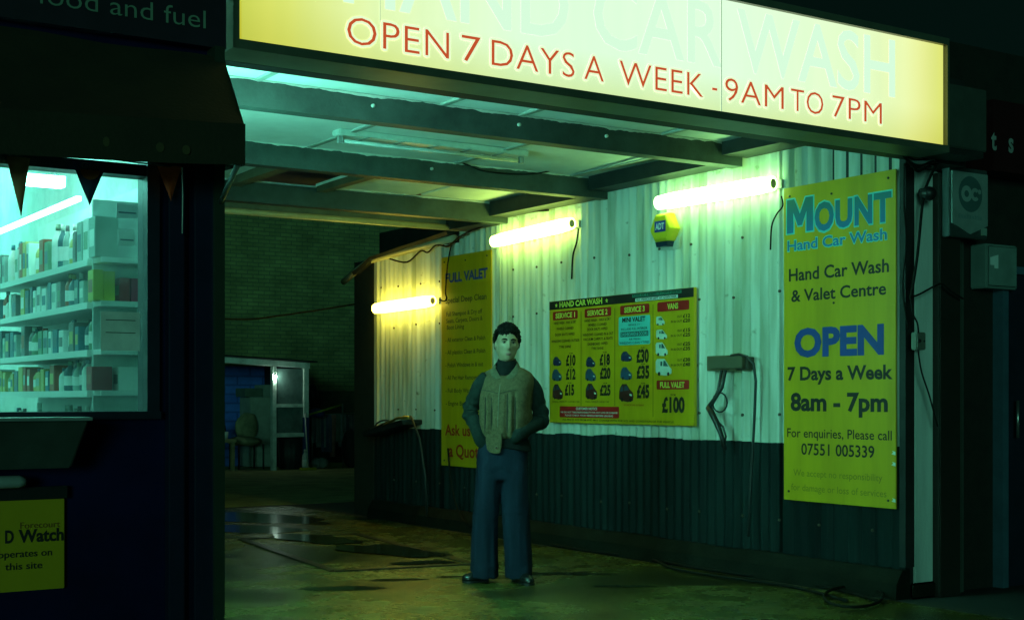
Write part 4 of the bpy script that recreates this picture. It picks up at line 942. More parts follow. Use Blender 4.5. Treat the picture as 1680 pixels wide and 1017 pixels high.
def carton(x, y, z, sx_, sy_, h, mt, label, nm='carton', grp='goods on the shop shelving'):
    m = MB().box(x - sx_, x + sx_, y - sy_, y + sy_, z, z + h); m.k = 1; m.box(x - sx_ - .001, x - sx_ * .2, y - sy_ * .8, y + sy_ * .8, z + h * .25, z + h * .7)
    o = m.build(nm, [mt, random.choice(GM)], None, (x, y, z), bevel=.002); tag(o, label, nm.replace('_', ' '), grp); return o
rg = random.Random(4); SN = ['lowest', 'second', 'third', 'fourth', 'top']
hmax = [.23, .145, .172, .158, .225]
for si, z in enumerate(SHZ):
    y = UY0 + .07; kind = 0; cnt = 0
    while y < UY1 - .06:
        if rg.random() < .25: kind = 1 - kind
        od = ORD[cnt]; cnt += 1
        h = hmax[si] * rg.uniform(.66, .98); mt = rg.choice(GM)
        if kind == 0:
            r = rg.uniform(.022, .034); bottle(UX + .05 + rg.uniform(0, .02), y + r, z + .001, r, h, mt, rg.choice(GM), 'bottle standing %s from the glass on the %s shelf of the white wall shelving' % (od, SN[si])); y += 2 * r + rg.uniform(.012, .03)
        else:
            w2 = rg.uniform(.024, .042); carton(UX + .065, y + w2, z + .001, .045, w2, h * .9, mt, 'carton standing %s from the glass on the %s shelf of the white wall shelving' % (od, SN[si])); y += 2 * w2 + rg.uniform(.008, .025)
ye = UY0 - .058; k_ = ye / 2270. / 1.0
def ex(px): return on_y(px, 500, ye).x
def ez(py): return on_y(190, py, ye).z
EG = 'goods on the end shelves'
yel2, red2 = mat('goods_yellow', (.46, .42, .06), .4), mat('goods_red', (.34, .03, .04), .4)
carton(ex(170), ye, 1.866, .05, .045, .17, GM[4], 'tall pale carton on top of the end shelf near the glass', 'carton', EG)
carton(ex(157), ye, 1.681, .022, .04, .13, yel2, 'narrow yellow carton on the end shelf', 'carton', EG); carton(ex(175), ye, 1.681, .024, .04, .125, yel2, 'wider yellow carton beside the narrow one on the end shelf', 'carton', EG)
carton(ex(200), ye, 1.681, .022, .04, .10, red2, 'dark red packet beside the yellow cartons on the end shelf', 'packet', EG); carton(ex(220), ye, 1.681, .026, .04, .10, mat('goods_pink', (.40, .05, .10), .4), 'pinkish red packet near the window frame on the end shelf', 'packet', EG)
carton(ex(163), ye, 1.301, .044, .04, .10, red2, 'flat red box on the lowest end shelf', 'box', EG); carton(ex(212), ye, 1.301, .058, .04, .10, GM[1], 'white box with dark print on the lowest end shelf', 'box', EG)
t = thing('paper_notice', (ex(200), SF + .018, 1.48), 'pale printed paper notice taped inside the shop window', 'notice')
fr = Fr((on_y(165, 575, SF + .018).x, SF + .018, on_y(190, 575, SF + .018).z), (1, 0, 0), (0, -1, 0))
MB().fbox(fr, 0, .158, 0, .155, 0, .0008).build('sheet', mat('paper', (.74, .80, .76), .7), t)
m = MB()
for k in range(2): m.fbox(fr, .02, .14, .07 + k * .05, .073 + k * .05, .0012, .0016)
m.build('printed_line', M_ink, t)
for i, (x0, x1, y0, y1, lb_) in enumerate(((191, 226, 336, 357, 'upper white card standing in for a rear light above the end shelf'), (194, 222, 378, 402, 'lower white card standing in for a rear light above the end shelf'))):
    A_, B_ = on_y(x0, y1, SF + .3), on_y(x1, y0, SF + .3)  # white cards added in place of bright rear lights
    m = MB(); m.box(A_.x, B_.x, SF + .3, SF + .304, A_.z, B_.z); m.k = 1; m.box(A_.x + .008, B_.x - .008, SF + .2975, SF + .2985, A_.z + .02, A_.z + .026)
    tag(m.build('light_stand_in', [mat('stand_in_white', (.80, .86, .84), .5), GM[3]]), lb_, 'card')
t = thing('hanging_light', (1.74, 6.8, 2.29), 'short bright tube light hanging over the shelving behind the top window pane', 'light')
MB().box(1.64, 1.86, 6.76, 6.84, 2.285, 2.335).build('diffuser', emit('shop_light', (.4, 1, .8), 30), t)
m = MB(); m.cyl((1.68, 6.8, 2.336), (1.68, 6.8, 2.86), .004, 6); m.cyl((1.82, 6.8, 2.336), (1.82, 6.8, 2.86), .004, 6); m.build('hanger', M_black, t)
# a far gondola
g2 = thing('far_gondola', (.9, 8.3, .02), 'pale shelf gondola farther inside the shop', 'shelving')
MB().box(1.30, 1.34, 7.95, 9.2, .02, 2.0).build('back_panel', M_shelf, g2)
for z in (.5, 1.1, 1.45, 1.8): MB().box(.95, 1.299, 7.95, 9.2, z - .03, z).build('shelf', M_shelf, g2)
for si, z in enumerate((1.1, 1.45, 1.8)):
    for k in range(6):
        carton(1.0 + .05 * rg.random(), 8.02 + k * .19, z + .001, .05, rg.uniform(.04, .08), rg.uniform(.12, .26), rg.choice(GM), 'carton %s from the near end of the far gondola, on its %s shelf' % (ORD[k], ('lower', 'middle', 'upper')[si]), 'carton', 'goods on the far gondola')

# ================================================================== THE YARD BEHIND
def brick_mat(name, c1, c2, mo, sc=1.0):
    m = bpy.data.materials.new(name); m.use_nodes = True; nt = m.node_tree; b = nt.nodes['Principled BSDF']; L = nt.links.new
    g = nd(nt, 'ShaderNodeNewGeometry'); sp = nd(nt, 'ShaderNodeSeparateXYZ'); L(g.outputs['Position'], sp.inputs[0])
    ad = nd(nt, 'ShaderNodeMath', operation='ADD'); L(sp.outputs['X'], ad.inputs[0]); L(sp.outputs['Y'], ad.inputs[1])
    cb = nd(nt, 'ShaderNodeCombineXYZ'); L(ad.outputs[0], cb.inputs[0]); L(sp.outputs['Z'], cb.inputs[1])
    br = nd(nt, 'ShaderNodeTexBrick'); L(cb.outputs[0], br.inputs['Vector']); br.inputs['Scale'].default_value = sc
    br.inputs['Color1'].default_value = c1 + (1,); br.inputs['Color2'].default_value = c2 + (1,); br.inputs['Mortar'].default_value = mo + (1,)
    br.inputs['Brick Width'].default_value = .225; br.inputs['Row Height'].default_value = .075; br.inputs['Mortar Size'].default_value = .008; br.inputs['Bias'].default_value = -.1
    n = nd(nt, 'ShaderNodeTexNoise'); n.inputs['Scale'].default_value = 1.1; n.inputs['Detail'].default_value = 8; n.inputs['Roughness'].default_value = .7; L(g.outputs['Position'], n.inputs['Vector'])
    r = nd(nt, 'ShaderNodeValToRGB'); e = r.color_ramp.elements; e[0].position = .3; e[0].color = (.45, .45, .45, 1); e[1].position = .7; e[1].color = (1.15, 1.15, 1.15, 1); L(n.outputs['Fac'], r.inputs[0])
    mx = nd(nt, 'ShaderNodeMix', data_type='RGBA', blend_type='MULTIPLY'); mx.inputs[0].default_value = 1; L(br.outputs['Color'], mx.inputs[6]); L(r.outputs[0], mx.inputs[7])
    L(mx.outputs[2], b.inputs['Base Color']); b.inputs['Roughness'].default_value = .85
    bp = nd(nt, 'ShaderNodeBump'); bp.inputs['Strength'].default_value = .6; bp.inputs['Distance'].default_value = .01; bp.invert = True; L(br.outputs['Fac'], bp.inputs['Height']); L(bp.outputs[0], b.inputs['Normal'])
    return m
BY = 24.6
bw = thing('brick_wall', (13, BY, 0), 'high dim brick wall closing off the yard behind the wash bay', 'wall')
M_br = brick_mat('yard_brick', (.25, .29, .11), (.18, .21, .08), (.12, .15, .08))
MB().box(2, 28, BY, BY + .4, 0, 7.4).build('brickwork', M_br, bw)
MB().box(2, 28, BY - .05, BY + .45, 7.403, 7.5).build('coping', mat('coping', (.2, .2, .17), .8), bw)
MB().box(10.5, 20, BY - .055, BY - .003, 0, 1.40).build('dark_render', mat('dark_render', (.05, .06, .03), .85, var=.4, scale=3, bump=.3), bw)
MB().box(2, 28, 15.2, BY - .06, -.03, .004).build('yard_ground', mat('yard_grit', (.30, .33, .12), .9, var=.45, scale=2.2, bump=.7, bscale=90)); tag(COL.objects[-1], kind='structure')

SHY = 22.4; SX_0, SX_1 = 7.6, 10.38
shed = thing('yard_shed', ((SX_0 + SX_1) / 2, SHY + .9, 0), 'low open-fronted shed with a pale battered frame in the back yard', 'shed')
M_fr = mat('shed_frame_paint', (.62, .72, .66), .6, var=.3, scale=5, bump=.3)
def sz(x): return 1.99 - .052 * (x - 8.3)
m = MB(); m.hexa([(SX_0, SHY - .06, sz(SX_0) - .10), (SX_1 + .02, SHY - .06, sz(SX_1) - .10), (SX_1 + .02, SHY + .06, sz(SX_1) - .10), (SX_0, SHY + .06, sz(SX_0) - .10),
        (SX_0, SHY - .06, sz(SX_0)), (SX_1 + .02, SHY - .06, sz(SX_1)), (SX_1 + .02, SHY + .06, sz(SX_1)), (SX_0, SHY + .06, sz(SX_0))]); m.build('lintel', M_fr, shed)
MB().box(SX_1 - .09, SX_1, SHY - .055, SHY + .055, .92, sz(SX_1) - .101).build('post', M_fr, shed)
MB().box(SX_1 - .075, SX_1 + .01, SHY - .05, SHY + .05, 0, .919).build('post', mat('blue_wrap', (.02, .06, .22), .5), shed)
MB().box(9.70, 9.77, SHY - .05, SHY + .05, 0, sz(9.7) - .11).build('post', M_fr, shed)
MB().box(9.771, SX_1 - .091, SHY - .03, SHY + .03, 1.10, 1.16).build('rail', M_fr, shed); MB().box(9.771, SX_1 - .08, SHY - .03, SHY + .03, .58, .65).build('rail', M_fr, shed)
MB().box(9.80, SX_1 - .10, SHY - .012, SHY + .012, 1.161, sz(10) - .13).build('upper_panel', mat('cloudy_panel', (.11, .18, .17), .3, var=.4, scale=4), shed)
MB().box(9.80, SX_1 - .10, SHY - .012, SHY + .012, .651, 1.099).build('lower_panel', mat('dull_panel', (.10, .16, .15), .5, var=.4), shed)
m = MB(); m.hexa([(SX_0, SHY - .2, sz(SX_0) + .005), (SX_1 + .1, SHY - .2, sz(SX_1) + .005), (SX_1 + .1, 24.3, sz(SX_1) + .005), (SX_0, 24.3, sz(SX_0) + .005),
        (SX_0, SHY - .2, sz(SX_0) + .03), (SX_1 + .1, SHY - .2, sz(SX_1) + .03), (SX_1 + .1, 24.3, sz(SX_1) + .03), (SX_0, 24.3, sz(SX_0) + .03)]); m.build('roof', M_dark, shed)
MB().box(SX_0, SX_1, 24.2, 24.28, 0, 1.85).build('back_wall', brick_mat('blue_block', (.06, .18, .75), (.08, .22, .80), (.04, .12, .5), .45), shed)
MB().box(SX_1 - .05, SX_1, SHY + .056, 24.19, 0, 1.84).build('side_wall', M_dark, shed); MB().box(SX_0 - .05, SX_0, SHY, 24.19, 0, 1.9).build('side_wall', M_dark, shed)
lb = Vector((9.735, SHY - .085, 1.63)); t = thing('shed_bulb', lb.to_tuple(), 'tiny bright bulb on the shed post', 'lamp')
m = MB().ell(lb, (.022, .022, .03), 12, 8); m.build('bulb', emit('bulb_glow', (.70, 1.0, .80), 170.0), t)
m = MB().cyl(lb + Vector((0, 0, .025)), lb + Vector((0, .03, .06)), .014, 10); m.build('socket', M_black, t)

M_wt = mat('table_wood', (.20, .19, .09), .7, var=.3)
t = thing('work_table', (8.7, SHY + .5, 0), 'rough low table inside the back shed', 'table')
MB().box(8.1, 9.18, SHY + .3, SHY + .9, .49, .55).build('top', M_wt, t, bevel=.006)
for x in (8.16, 9.12):
    for y in (SHY + .34, SHY + .84): MB().box(x - .03, x + .03, y - .03, y + .03, .004, .489).build('leg', M_wt, t)
def solid(nm, mb, mt, label, cat, grp=None, **k): return tag(mb.build(nm, mt, **k), label, cat, grp)
m = MB(); m.loft([[Vector((9.03 + r * math.cos(q), SHY + .42 + r * math.sin(q), .552 + h)) for q in [2 * math.pi * i / 12 for i in range(12)]] for h, r in ((0, .032), (.12, .042), (.125, .038), (.02, .028))])
solid('paper_cup', m, M_pale, 'pale paper cup standing on the shed table', 'cup')
m = MB().ell((8.86, SHY + .66, .72), (.26, .16, .18), 16, 10, fn=lambda p: p * (1 + .15 * noise.noise(p * 9))); solid('black_bag', m, M_black, 'slumped black bag on the shed table', 'bag')
t = thing('tall_cupboard', (9.94, 23.6, 0), 'pale grey cupboard at the back of the shed', 'cupboard')
MB().box(9.72, 10.16, 23.4, 23.9, .02, 1.28).build('body', mat('cupboard_grey', (.26, .30, .25), .6), t, bevel=.01)
MB().box(9.73, 10.15, 23.378, 23.398, .05, 1.26).build('door', mat('cupboard_door', (.30, .35, .29), .5), t, bevel=.004); MB().box(10.10, 10.12, 23.35, 23.377, .7, .85).build('handle', M_dark, t)
t = thing('packed_case', (9.9, 23.6, 1.281), 'flat case lying on top of the shed cupboard', 'case'); MB().box(9.62, 9.96, 23.38, 23.85, 1.282, 1.44).build('body', mat('case_green', (.09, .13, .10), .6), t, bevel=.01); MB().box(9.965, 10.18, 23.38, 23.8, 1.282, 1.50).build('end_box', mat('case_pale', (.22, .28, .24), .6), t, bevel=.01)
t = thing('padded_chair', (9.55, SHY + .75, 0), 'old padded chair with crumpled covers inside the shed', 'chair')
M_pad = mat('chair_pad', (.22, .22, .12), .9, var=.4, bump=.4)
m = MB().ell((9.50, SHY + .7, .50), (.30, .26, .09), 18, 10, fn=lambda p: p * (1 + .2 * noise.noise(p * 7))); m.build('seat', M_pad, t)
m = MB().ell((9.64, SHY + .95, .74), (.22, .08, .26), 18, 10, fn=lambda p: p * (1 + .15 * noise.noise(p * 7))); m.build('backrest', M_pad, t)
for x in (9.30, 9.76):
    for y in (SHY + .5, SHY + .92): MB().cyl((x, y, .004), (x, y, .45), .016, 8).build('leg', M_dark, t)
t = thing('waste_bin', (10.22, SHY + .35, 0), 'dark ribbed waste bin behind the shed doorway rails', 'bin')
m = MB(); m.loft([[Vector((10.22 + (r + .008 * math.cos(q * 12)) * math.cos(q), SHY + .38 + (r + .008 * math.cos(q * 12)) * math.sin(q), z)) for q in [2 * math.pi * i / 48 for i in range(48)]] for z, r in ((.01, .18), (.52, .22))]); m.build('body', mat('bin_grey', (.035, .045, .045), .5), t)
m = MB(); m.loft([[Vector((10.22 + r * math.cos(q), SHY + .38 + r * math.sin(q), z)) for q in [2 * math.pi * i / 32 for i in range(32)]] for z, r in ((.521, .235), (.55, .24), (.56, .22))]); m.build('rim', M_dark, t)
bottle(10.26, SHY - .16, .005, .055, .36, mat('bottle_white', (.45, .52, .50), .4), M_pale, 'pale plastic bottle standing at the foot of the shed post'); COL.objects[-1]['group'] = 'yard clutter'; COL.objects[-1].name = 'plastic_bottle'
t = thing('yellow_broom', (10.3, SHY - .25, 0), 'small broom with a yellow head leaning at the shed post', 'broom'); MB().box(10.12, 10.42, SHY - .30, SHY - .22, .006, .05).build('head', mat('broom_yellow', (.5, .45, .02), .5), t, bevel=.008)
m = MB().tube([(10.27, SHY - .26, .05), (10.285, SHY - .10, 1.0)], .012, 8); m.build('handle', M_pale, t)
# beyond the shed: clothes rail and bags
t = thing('clothes_rail', (11.0, SHY + .9, 0), 'metal rail hung with limp dark cloths beside the shed', 'rail')
rx0, rx1, ry = on_y(512, 700, SHY + .6).x, on_y(586, 700, SHY + .6).x, SHY + .6
m = MB(); m.tube([(rx0, ry, .01), (rx0, ry, .95)], .014, 8); m.tube([(rx1, ry, .01), (rx1, ry, .98)], .014, 8); m.tube([(rx0, ry, .95), (rx1, ry, .98)], .014, 8); m.build('frame', mat('rail_steel', (.25, .28, .26), .4, .6), t)
cc = [(0.120, 0.132, 0.144), (0.216, 0.240, 0.240), (0.072, 0.084, 0.144), (0.288, 0.120, 0.096), (0.096, 0.120, 0.096), (0.168, 0.180, 0.192), (0.048, 0.048, 0.060), (0.144, 0.120, 0.120)]
for k in range(8):
    x = rx0 + (rx1 - rx0) * (k + .5) / 8; w_ = .075 + .02 * (k % 3); L_ = .5 + .09 * ((k * 5) % 4)
    m = MB(); v = []
    for i in range(9):
        for j in range(7): u_ = j / 6 * 2 - 1; v.append((x + u_ * w_, ry - .02 + .035 * math.sin(u_ * 5 + k) * (i / 8), .955 - L_ * i / 8))
    m.add(v, [(i * 7 + j, i * 7 + j + 1, (i + 1) * 7 + j + 1, (i + 1) * 7 + j) for i in range(8) for j in range(6)], True)
    m.build('cloth', mat('cloth_%s' % 'abcdefgh'[k], cc[k], .9, var=.3, bump=.3), t)
q0, q1 = on_y(500, 682, SHY + .3), on_y(561, 664, SHY + .3)
solid('yellow_pole', MB().tube([q0, q0.lerp(q1, .5), q1], .018, 8), mat('pole_yellow', (.34, .32, .03), .5), 'slanting yellow pole resting on the clothes rail', 'pole')
q0, q1 = on_y(562, 662, SHY + .25), on_y(563, 745, SHY + .25)
solid('grey_stake', MB().tube([Vector((q1.x, q1.y, .006)), q1, q0], .015, 8), mat('rail_steel', (.25, .28, .26), .4, .6), 'upright thin grey stake at the end of the yellow pole', 'stake')
m = MB().ell((on_y(518, 690, SHY + .5).x, SHY + .45, .99), (.17, .12, .09), 14, 10, fn=lambda p: p * (1 + .2 * noise.noise(p * 8))); solid('blue_sheet', m, mat('tarp_blue', (.02, .04, .18), .6), 'crumpled blue sheet bundled over the end of the clothes rail', 'sheet')
m = MB().ell((on_y(512, 655, SHY + .95).x, SHY + .95, 1.33), (.13, .11, .20), 14, 10, fn=lambda p: p * (1 + .2 * noise.noise(p * 8))); m.cyl((on_y(512, 655, SHY + .95).x, SHY + .95, .006), (on_y(512, 655, SHY + .95).x, SHY + .95, 1.2), .02, 8); solid('hooded_post', m, M_black, 'post topped with a black bag beside the shed', 'post')
for px, s_, lab in ((512, .11, 'pale crumpled sack touching the blue foot of the shed post'), (521, .10, 'pale crumpled sack between another sack and the hanging cloths')):
    q = on_z(px, 768); m = MB().ell((q.x, q.y - .2, .10), (s_, .10, .10), 14, 9, fn=lambda p: p * (1 + .25 * noise.noise(p * 10 + Vector((px, 0, 0))))); solid('pale_sack', m, mat('sack_pale', (.26, .30, .28), .8, bump=.3), lab, 'sack', 'sacks by the shed')
q = on_y(575, 730, SHY + .2); m = MB().ell((q.x, q.y, .35), (.16, .2, .35), 14, 10, fn=lambda p: p * (1 + .2 * noise.noise(p * 5))); solid('dark_sack', m, mat('sack_dark', (.03, .04, .035), .7), 'tall dark sack slumped below the raised end of the yellow pole', 'sack')

# ================================================================== THE MAN
MX, MY = 5.174, 7.967
man = thing('person', (0, 0, 0), 'man in a panelled jacket and flared jeans standing with hands in pockets', 'person')
M_skin = mat('skin', (.31, .22, .145), .5, var=.06)
M_hair = mat('black_hair', (.008, .007, .006), .65, spec=.12, var=.4, scale=60, bump=.8, bscale=120)
def jacket_mat():
    m = bpy.data.materials.new('jacket_suede'); m.use_nodes = True; nt = m.node_tree; b = nt.nodes['Principled BSDF']; L = nt.links.new
    g = nd(nt, 'ShaderNodeNewGeometry'); n = nd(nt, 'ShaderNodeTexNoise'); n.inputs['Scale'].default_value = 48; n.inputs['Detail'].default_value = 8; n.inputs['Roughness'].default_value = .75; L(g.outputs['Position'], n.inputs['Vector'])
    r = nd(nt, 'ShaderNodeValToRGB'); e = r.color_ramp.elements; e[0].position = .35; e[0].color = (.070, .052, .028, 1); e[1].position = .65; e[1].color = (.135, .098, .055, 1); L(n.outputs['Fac'], r.inputs[0])
    L(r.outputs[0], b.inputs['Base Color']); b.inputs['Roughness'].default_value = .85; b.inputs['Specular IOR Level'].default_value = .1
    bp = nd(nt, 'ShaderNodeBump'); bp.inputs['Strength'].default_value = .6; bp.inputs['Distance'].default_value = .006; L(n.outputs['Fac'], bp.inputs['Height']); L(bp.outputs[0], b.inputs['Normal'])
    return m
M_jack = jacket_mat()
M_slv = mat('sleeve_knit', (.015, .023, .021), .9, spec=.08, var=.25, scale=40, bump=.4, bscale=180)
M_col = mat('collar_suede', (.095, .088, .055), .85, spec=.1, var=.2, scale=50, bump=.3)
M_roll = mat('black_knit', (.010, .012, .012), .9, spec=.08, var=.2, bump=.3)
M_den = mat('blue_denim', (.011, .019, .035), .85, spec=.08, var=.28, scale=14, streak=True, bump=.4, bscale=200)
M_shoe = mat('black_leather', (.012, .012, .012), .25, var=.2)
def rings_ell(spec, n=32, pw=2.3, fn=None):
    """spec: (z, cx, cy, a, b)"""
    out = []
    for z, cx, cy, a, b in spec:
        r = []
        for k in range(n):
            q = 2 * math.pi * k / n; cs, sn = math.cos(q), math.sin(q)
            x = a * math.copysign(abs(cs) ** (2 / pw), cs); y = b * math.copysign(abs(sn) ** (2 / pw), sn)
            p = V((cx + x, cy + y, z))
            r.append(fn(p, q) if fn else p)
        out.append(r)
    return out
# joints (the man faces -y here; x to the viewer's right)
shL, shR = V((-.142, .012, 1.392)), V((.152, .012, 1.392))
elL, elR = V((-.243, .05, 1.165)), V((.246, .045, 1.115))
wrL, wrR = V((-.175, -.045, .985)), V((.095, -.125, 1.015))
hdL, hdR = V((-.125, -.02, .935)), V((.055, -.06, .965))
HC = V((.010, -.012, 1.624))                      # head centre
turn = Matrix.Rotation(math.radians(9), 3, 'Z') @ Matrix.Rotation(math.radians(3), 3, 'Y')
def gauss(p, c, s): return math.exp(-sum(((p[i] - c[i]) / s[i]) ** 2 for i in range(3)))
def head_fn(p):
    x, y, z = p
    if z < .0:                                   # jaw narrows to the chin
        f = min(1, -z / .118); k = 1 - .30 * f ** 1.6
        g_ = min(2.2, (max(0, 1 - f ** 3.2) ** .3125) / max(.12, math.sqrt(max(0, 1 - f * f)))); x *= g_; y *= g_
        x *= k + .03 * math.sin(f * math.pi); y = y * (1 - .14 * f) - .010 * f
        if y > 0: y *= 1 - .50 * f
    if z > .02: x *= 1 + .05 * min(1, z / .08)
    q = V((x, y, z)); fr_ = y < 0
    if fr_:
        q.y -= .022 * gauss(q, (0, -.09, -.022), (.012, .05, .016)) + .013 * gauss(q, (0, -.09, .006), (.010, .05, .028))     # nose
        q.y -= .006 * gauss(q, (0, -.09, -.030), (.020, .05, .008))
        for s in (-1, 1):
            q.y += .012 * gauss(q, (s * .030, -.085, .014), (.017, .05, .012))                # eye sockets
            q.y -= .006 * gauss(q, (s * .030, -.09, .034), (.024, .05, .009))                 # brow
            q.y -= .004 * gauss(q, (s * .045, -.08, -.012), (.02, .05, .016))                 # cheekbones
            q.y += .004 * gauss(q, (s * .040, -.08, -.045), (.016, .05, .018))
        q.y -= .006 * gauss(q, (0, -.09, -.060), (.024, .05, .006)) + .006 * gauss(q, (0, -.09, -.073), (.020, .05, .006))   # lips
        q.y += .004 * gauss(q, (0, -.09, -.0665), (.022, .05, .003))
        q.y -= .010 * gauss(q, (0, -.09, -.105), (.022, .05, .014))                           # chin
    return q
m = MB(); m.ell(HC, (.072, .092, .118), 96, 80, head_fn, turn)
for s in (-1, 1):
    m.ell(HC + turn @ V((s * .073, .012, -.004)), (.012, .019, .031), 14, 10, rot=turn @ Matrix.Rotation(s * .3, 3, 'Z'))
m.loft(rings_ell([(1.40, .008, .012, .060, .055), (1.46, .008, .008, .056, .056), (1.53, .008, .0, .055, .058), (1.60, .010, .005, .050, .055)], 24, 2), True)
m.loft(rings_ell(smooth_spec([(.86, -.02, 0, .150, .095), (.98, -.01, 0, .135, .09), (1.10, 0, 0, .140, .095), (1.28, 0, 0, .158, .10), (1.37, .005, .005, .145, .080), (1.405, .005, .012, .11, .06), (1.435, .006, .010, .07, .055), (1.48, .008, .005, .055, .055)]), 32), True)
for a_, b_, c_ in ((shL, elL, wrL), (shR, elR, wrR)):
    m.tube(smooth_pts([a_, a_.lerp(b_, .5), b_, b_.lerp(c_, .5), c_]), [.048 - .018 * i / 24 for i in range(25)], 14)
    h_ = hdL if a_.x < 0 else hdR; m.tube([c_, c_.lerp(h_, .5), h_], [.03, .028, .024], 12); m.ell(h_, (.026, .02, .034), 14, 10)      # hands closed inside the pockets
for s, kx, fx in ((-1, -.134, -.144), (1, .063, .086)):
    m.tube(smooth_pts([(-.02 + s * .085, 0, .88), (kx * .55 + s * .04, 0, .68), (kx, -.01, .46), (fx, .012, .09), (fx, 0, .05)]), [.085, .083, .080, .078, .076, .073, .070, .067, .063, .06, .058, .056, .054, .053, .053, .052, .05, .048, .045, .042, .04, .04, .04, .04, .04], 14)
body = m.build('body', M_skin, man); remesh(body, .0062, 1)

# face details
for s in (-1, 1):
    ec = HC + turn @ V((s * .030, -.0715, .013))
    e = MB().ell(ec, (.0125, .0115, .0070), 14, 10, rot=turn).build('eye', mat('eye_white_shaded', (.13, .12, .10), .3), man)  # the shade of the socket is put into the eye's colour
    MB().ell(ec + turn @ V((.001, -.0092, .001)), (.0062, .0035, .0060), 12, 8, rot=turn).build('iris', mat('iris_dark', (.012, .008, .005), .2), e)
    mb = MB(); pts = [HC + turn @ V((s * x, y, z)) for x, y, z in ((.012, -.0885, .030), (.024, -.0900, .0355), (.038, -.0835, .036), (.050, -.072, .030))]
    mb.tube(smooth_pts(pts, 4), [.0030, .0042, .0050, .0054, .0056, .0056, .0052, .0048, .0042, .0036, .003, .0024, .002], 8).build('eyebrow', M_hair, man)
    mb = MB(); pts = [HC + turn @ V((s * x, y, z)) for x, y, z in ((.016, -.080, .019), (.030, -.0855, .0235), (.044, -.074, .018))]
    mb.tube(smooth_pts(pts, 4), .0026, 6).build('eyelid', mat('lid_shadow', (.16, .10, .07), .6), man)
mb = MB()
for z, y, w_, r_ in ((-.0620, -.0945, .022, .0034), (-.0700, -.0935, .018, .0044)):
    mb.tube(smooth_pts([HC + turn @ V((x * w_, y + .012 * x * x, z + .001 * (1 - x * x))) for x in (-1, -.5, 0, .5, 1)], 3), [.0015, .0025, .0032] + [r_] * 7 + [.0032, .0025, .0015], 8)
mb.build('lips', mat('lips', (.22, .10, .085), .45), man)
# hair: a thick curly cap of many small locks
mb = MB(); rg2 = random.Random(11)
def hair_fn(p):
    d = p.normalized(); k = 1 + .07 * noise.noise(d * 4.5) + .05 * noise.noise(d * 11)
    q = p * k
    line = .062 + .012 * math.sin(q.x * 60)
    if q.y < .0 and q.z < line: q = q * (.80 if q.z < line - .02 else .90)
    elif q.z < -.055: q = V((q.x * .8, q.y * .84, q.z))
    return q
mb.ell(HC + V((0, .010, .022)), (.090, .102, .124), 64, 44, hair_fn, turn)
for i in range(1700):
    d = V((rg2.gauss(0, 1), rg2.gauss(0, 1), rg2.gauss(.5, 1))).normalized()
    p = V((d.x * .091, d.y * .102 + .010, d.z * .124 + .024))
    if p.z < .012 + .012 * rg2.random() or (p.y < -.01 and p.z < .078 + .01 * rg2.random()) or (abs(p.x) < .07 and p.y < -.03 and p.z < .085): continue
    if p.y < .02 and p.z < .03 and abs(p.x) > .05 and p.y < -.012: continue
    p = p * rg2.uniform(.97, 1.06); r_ = rg2.uniform(.0045, .0095); mb.ell(HC + turn @ p, (r_, r_, r_ * .8), 7, 5, lambda q: q * (1 + .3 * noise.noise(q * 90 + d * 9)))
mb.build('hair', M_hair, man)

# clothes
def leg(spec, seed):
    def fold(p, q):
        k = .006 * noise.noise((math.cos(q) * 1.6, math.sin(q) * 1.6, p.z * 2.2 + seed)) + .004 * noise.noise((math.cos(q) * 3, math.sin(q) * 3, p.z * 7 + seed)) * max(0, 1 - abs(p.z - .5) * 1.4)
        hem = .014 * noise.noise((math.cos(q) * 2, math.sin(q) * 2, seed)) if p.z < .12 else 0
        return p + V((math.cos(q) * k, math.sin(q) * k, 0))
    return rings_ell(smooth_spec(spec, 9), 40, 2.2, fold)
mb = MB()
mb.loft(rings_ell(smooth_spec([(.70, -.025, .005, .165, .098), (.78, -.022, .005, .178, .112), (.88, -.02, .005, .176, .118), (.97, -.012, .005, .160, .112), (1.02, -.008, .005, .150, .105)], 5), 48, 2.4))
mb.loft(leg([(.034, -.142, .012, .094, .128), (.20, -.143, .008, .092, .118), (.42, -.138, .0, .086, .098), (.60, -.124, .0, .089, .098), (.76, -.110, .003, .092, .104), (.88, -.095, .005, .085, .10)], 2))
mb.loft(leg([(.030, .088, .0, .092, .126), (.20, .083, -.003, .092, .118), (.42, .068, -.012, .090, .100), (.60, .062, -.006, .092, .100), (.76, .064, .0, .092, .104), (.88, .060, .005, .085, .10)], 8))
tr_ = mb.build('trousers', M_den, man); remesh(tr_, .0085, 3)
for v_ in tr_.data.vertices:                                                    # drape of heavy denim
    p = v_.co; n_ = v_.normal; lg = max(0, min(1, (.80 - p.z) / .25))
    q_ = math.atan2(p.y, p.x + (.142 if p.x < -.025 else -.075))
    d_ = lg * .011 * noise.noise((math.cos(q_) * 2.4, math.sin(q_) * 2.4 + (4 if p.x < -.025 else 9), p.z * 1.1))
    d_ += .008 * math.exp(-((p.z - .80) / .10) ** 2) * noise.noise((p.x * 5, p.y * 5, p.z * 24 + abs(p.x + .02) * 12))
    d_ += .006 * math.exp(-((p.z - .47) / .08) ** 2) * noise.noise((p.x * 14, p.y * 14, p.z * 30)) + .008 * math.exp(-((p.z - .10) / .07) ** 2) * noise.noise((p.x * 16, p.y * 16, p.z * 22))
    v_.co = p + n_ * d_
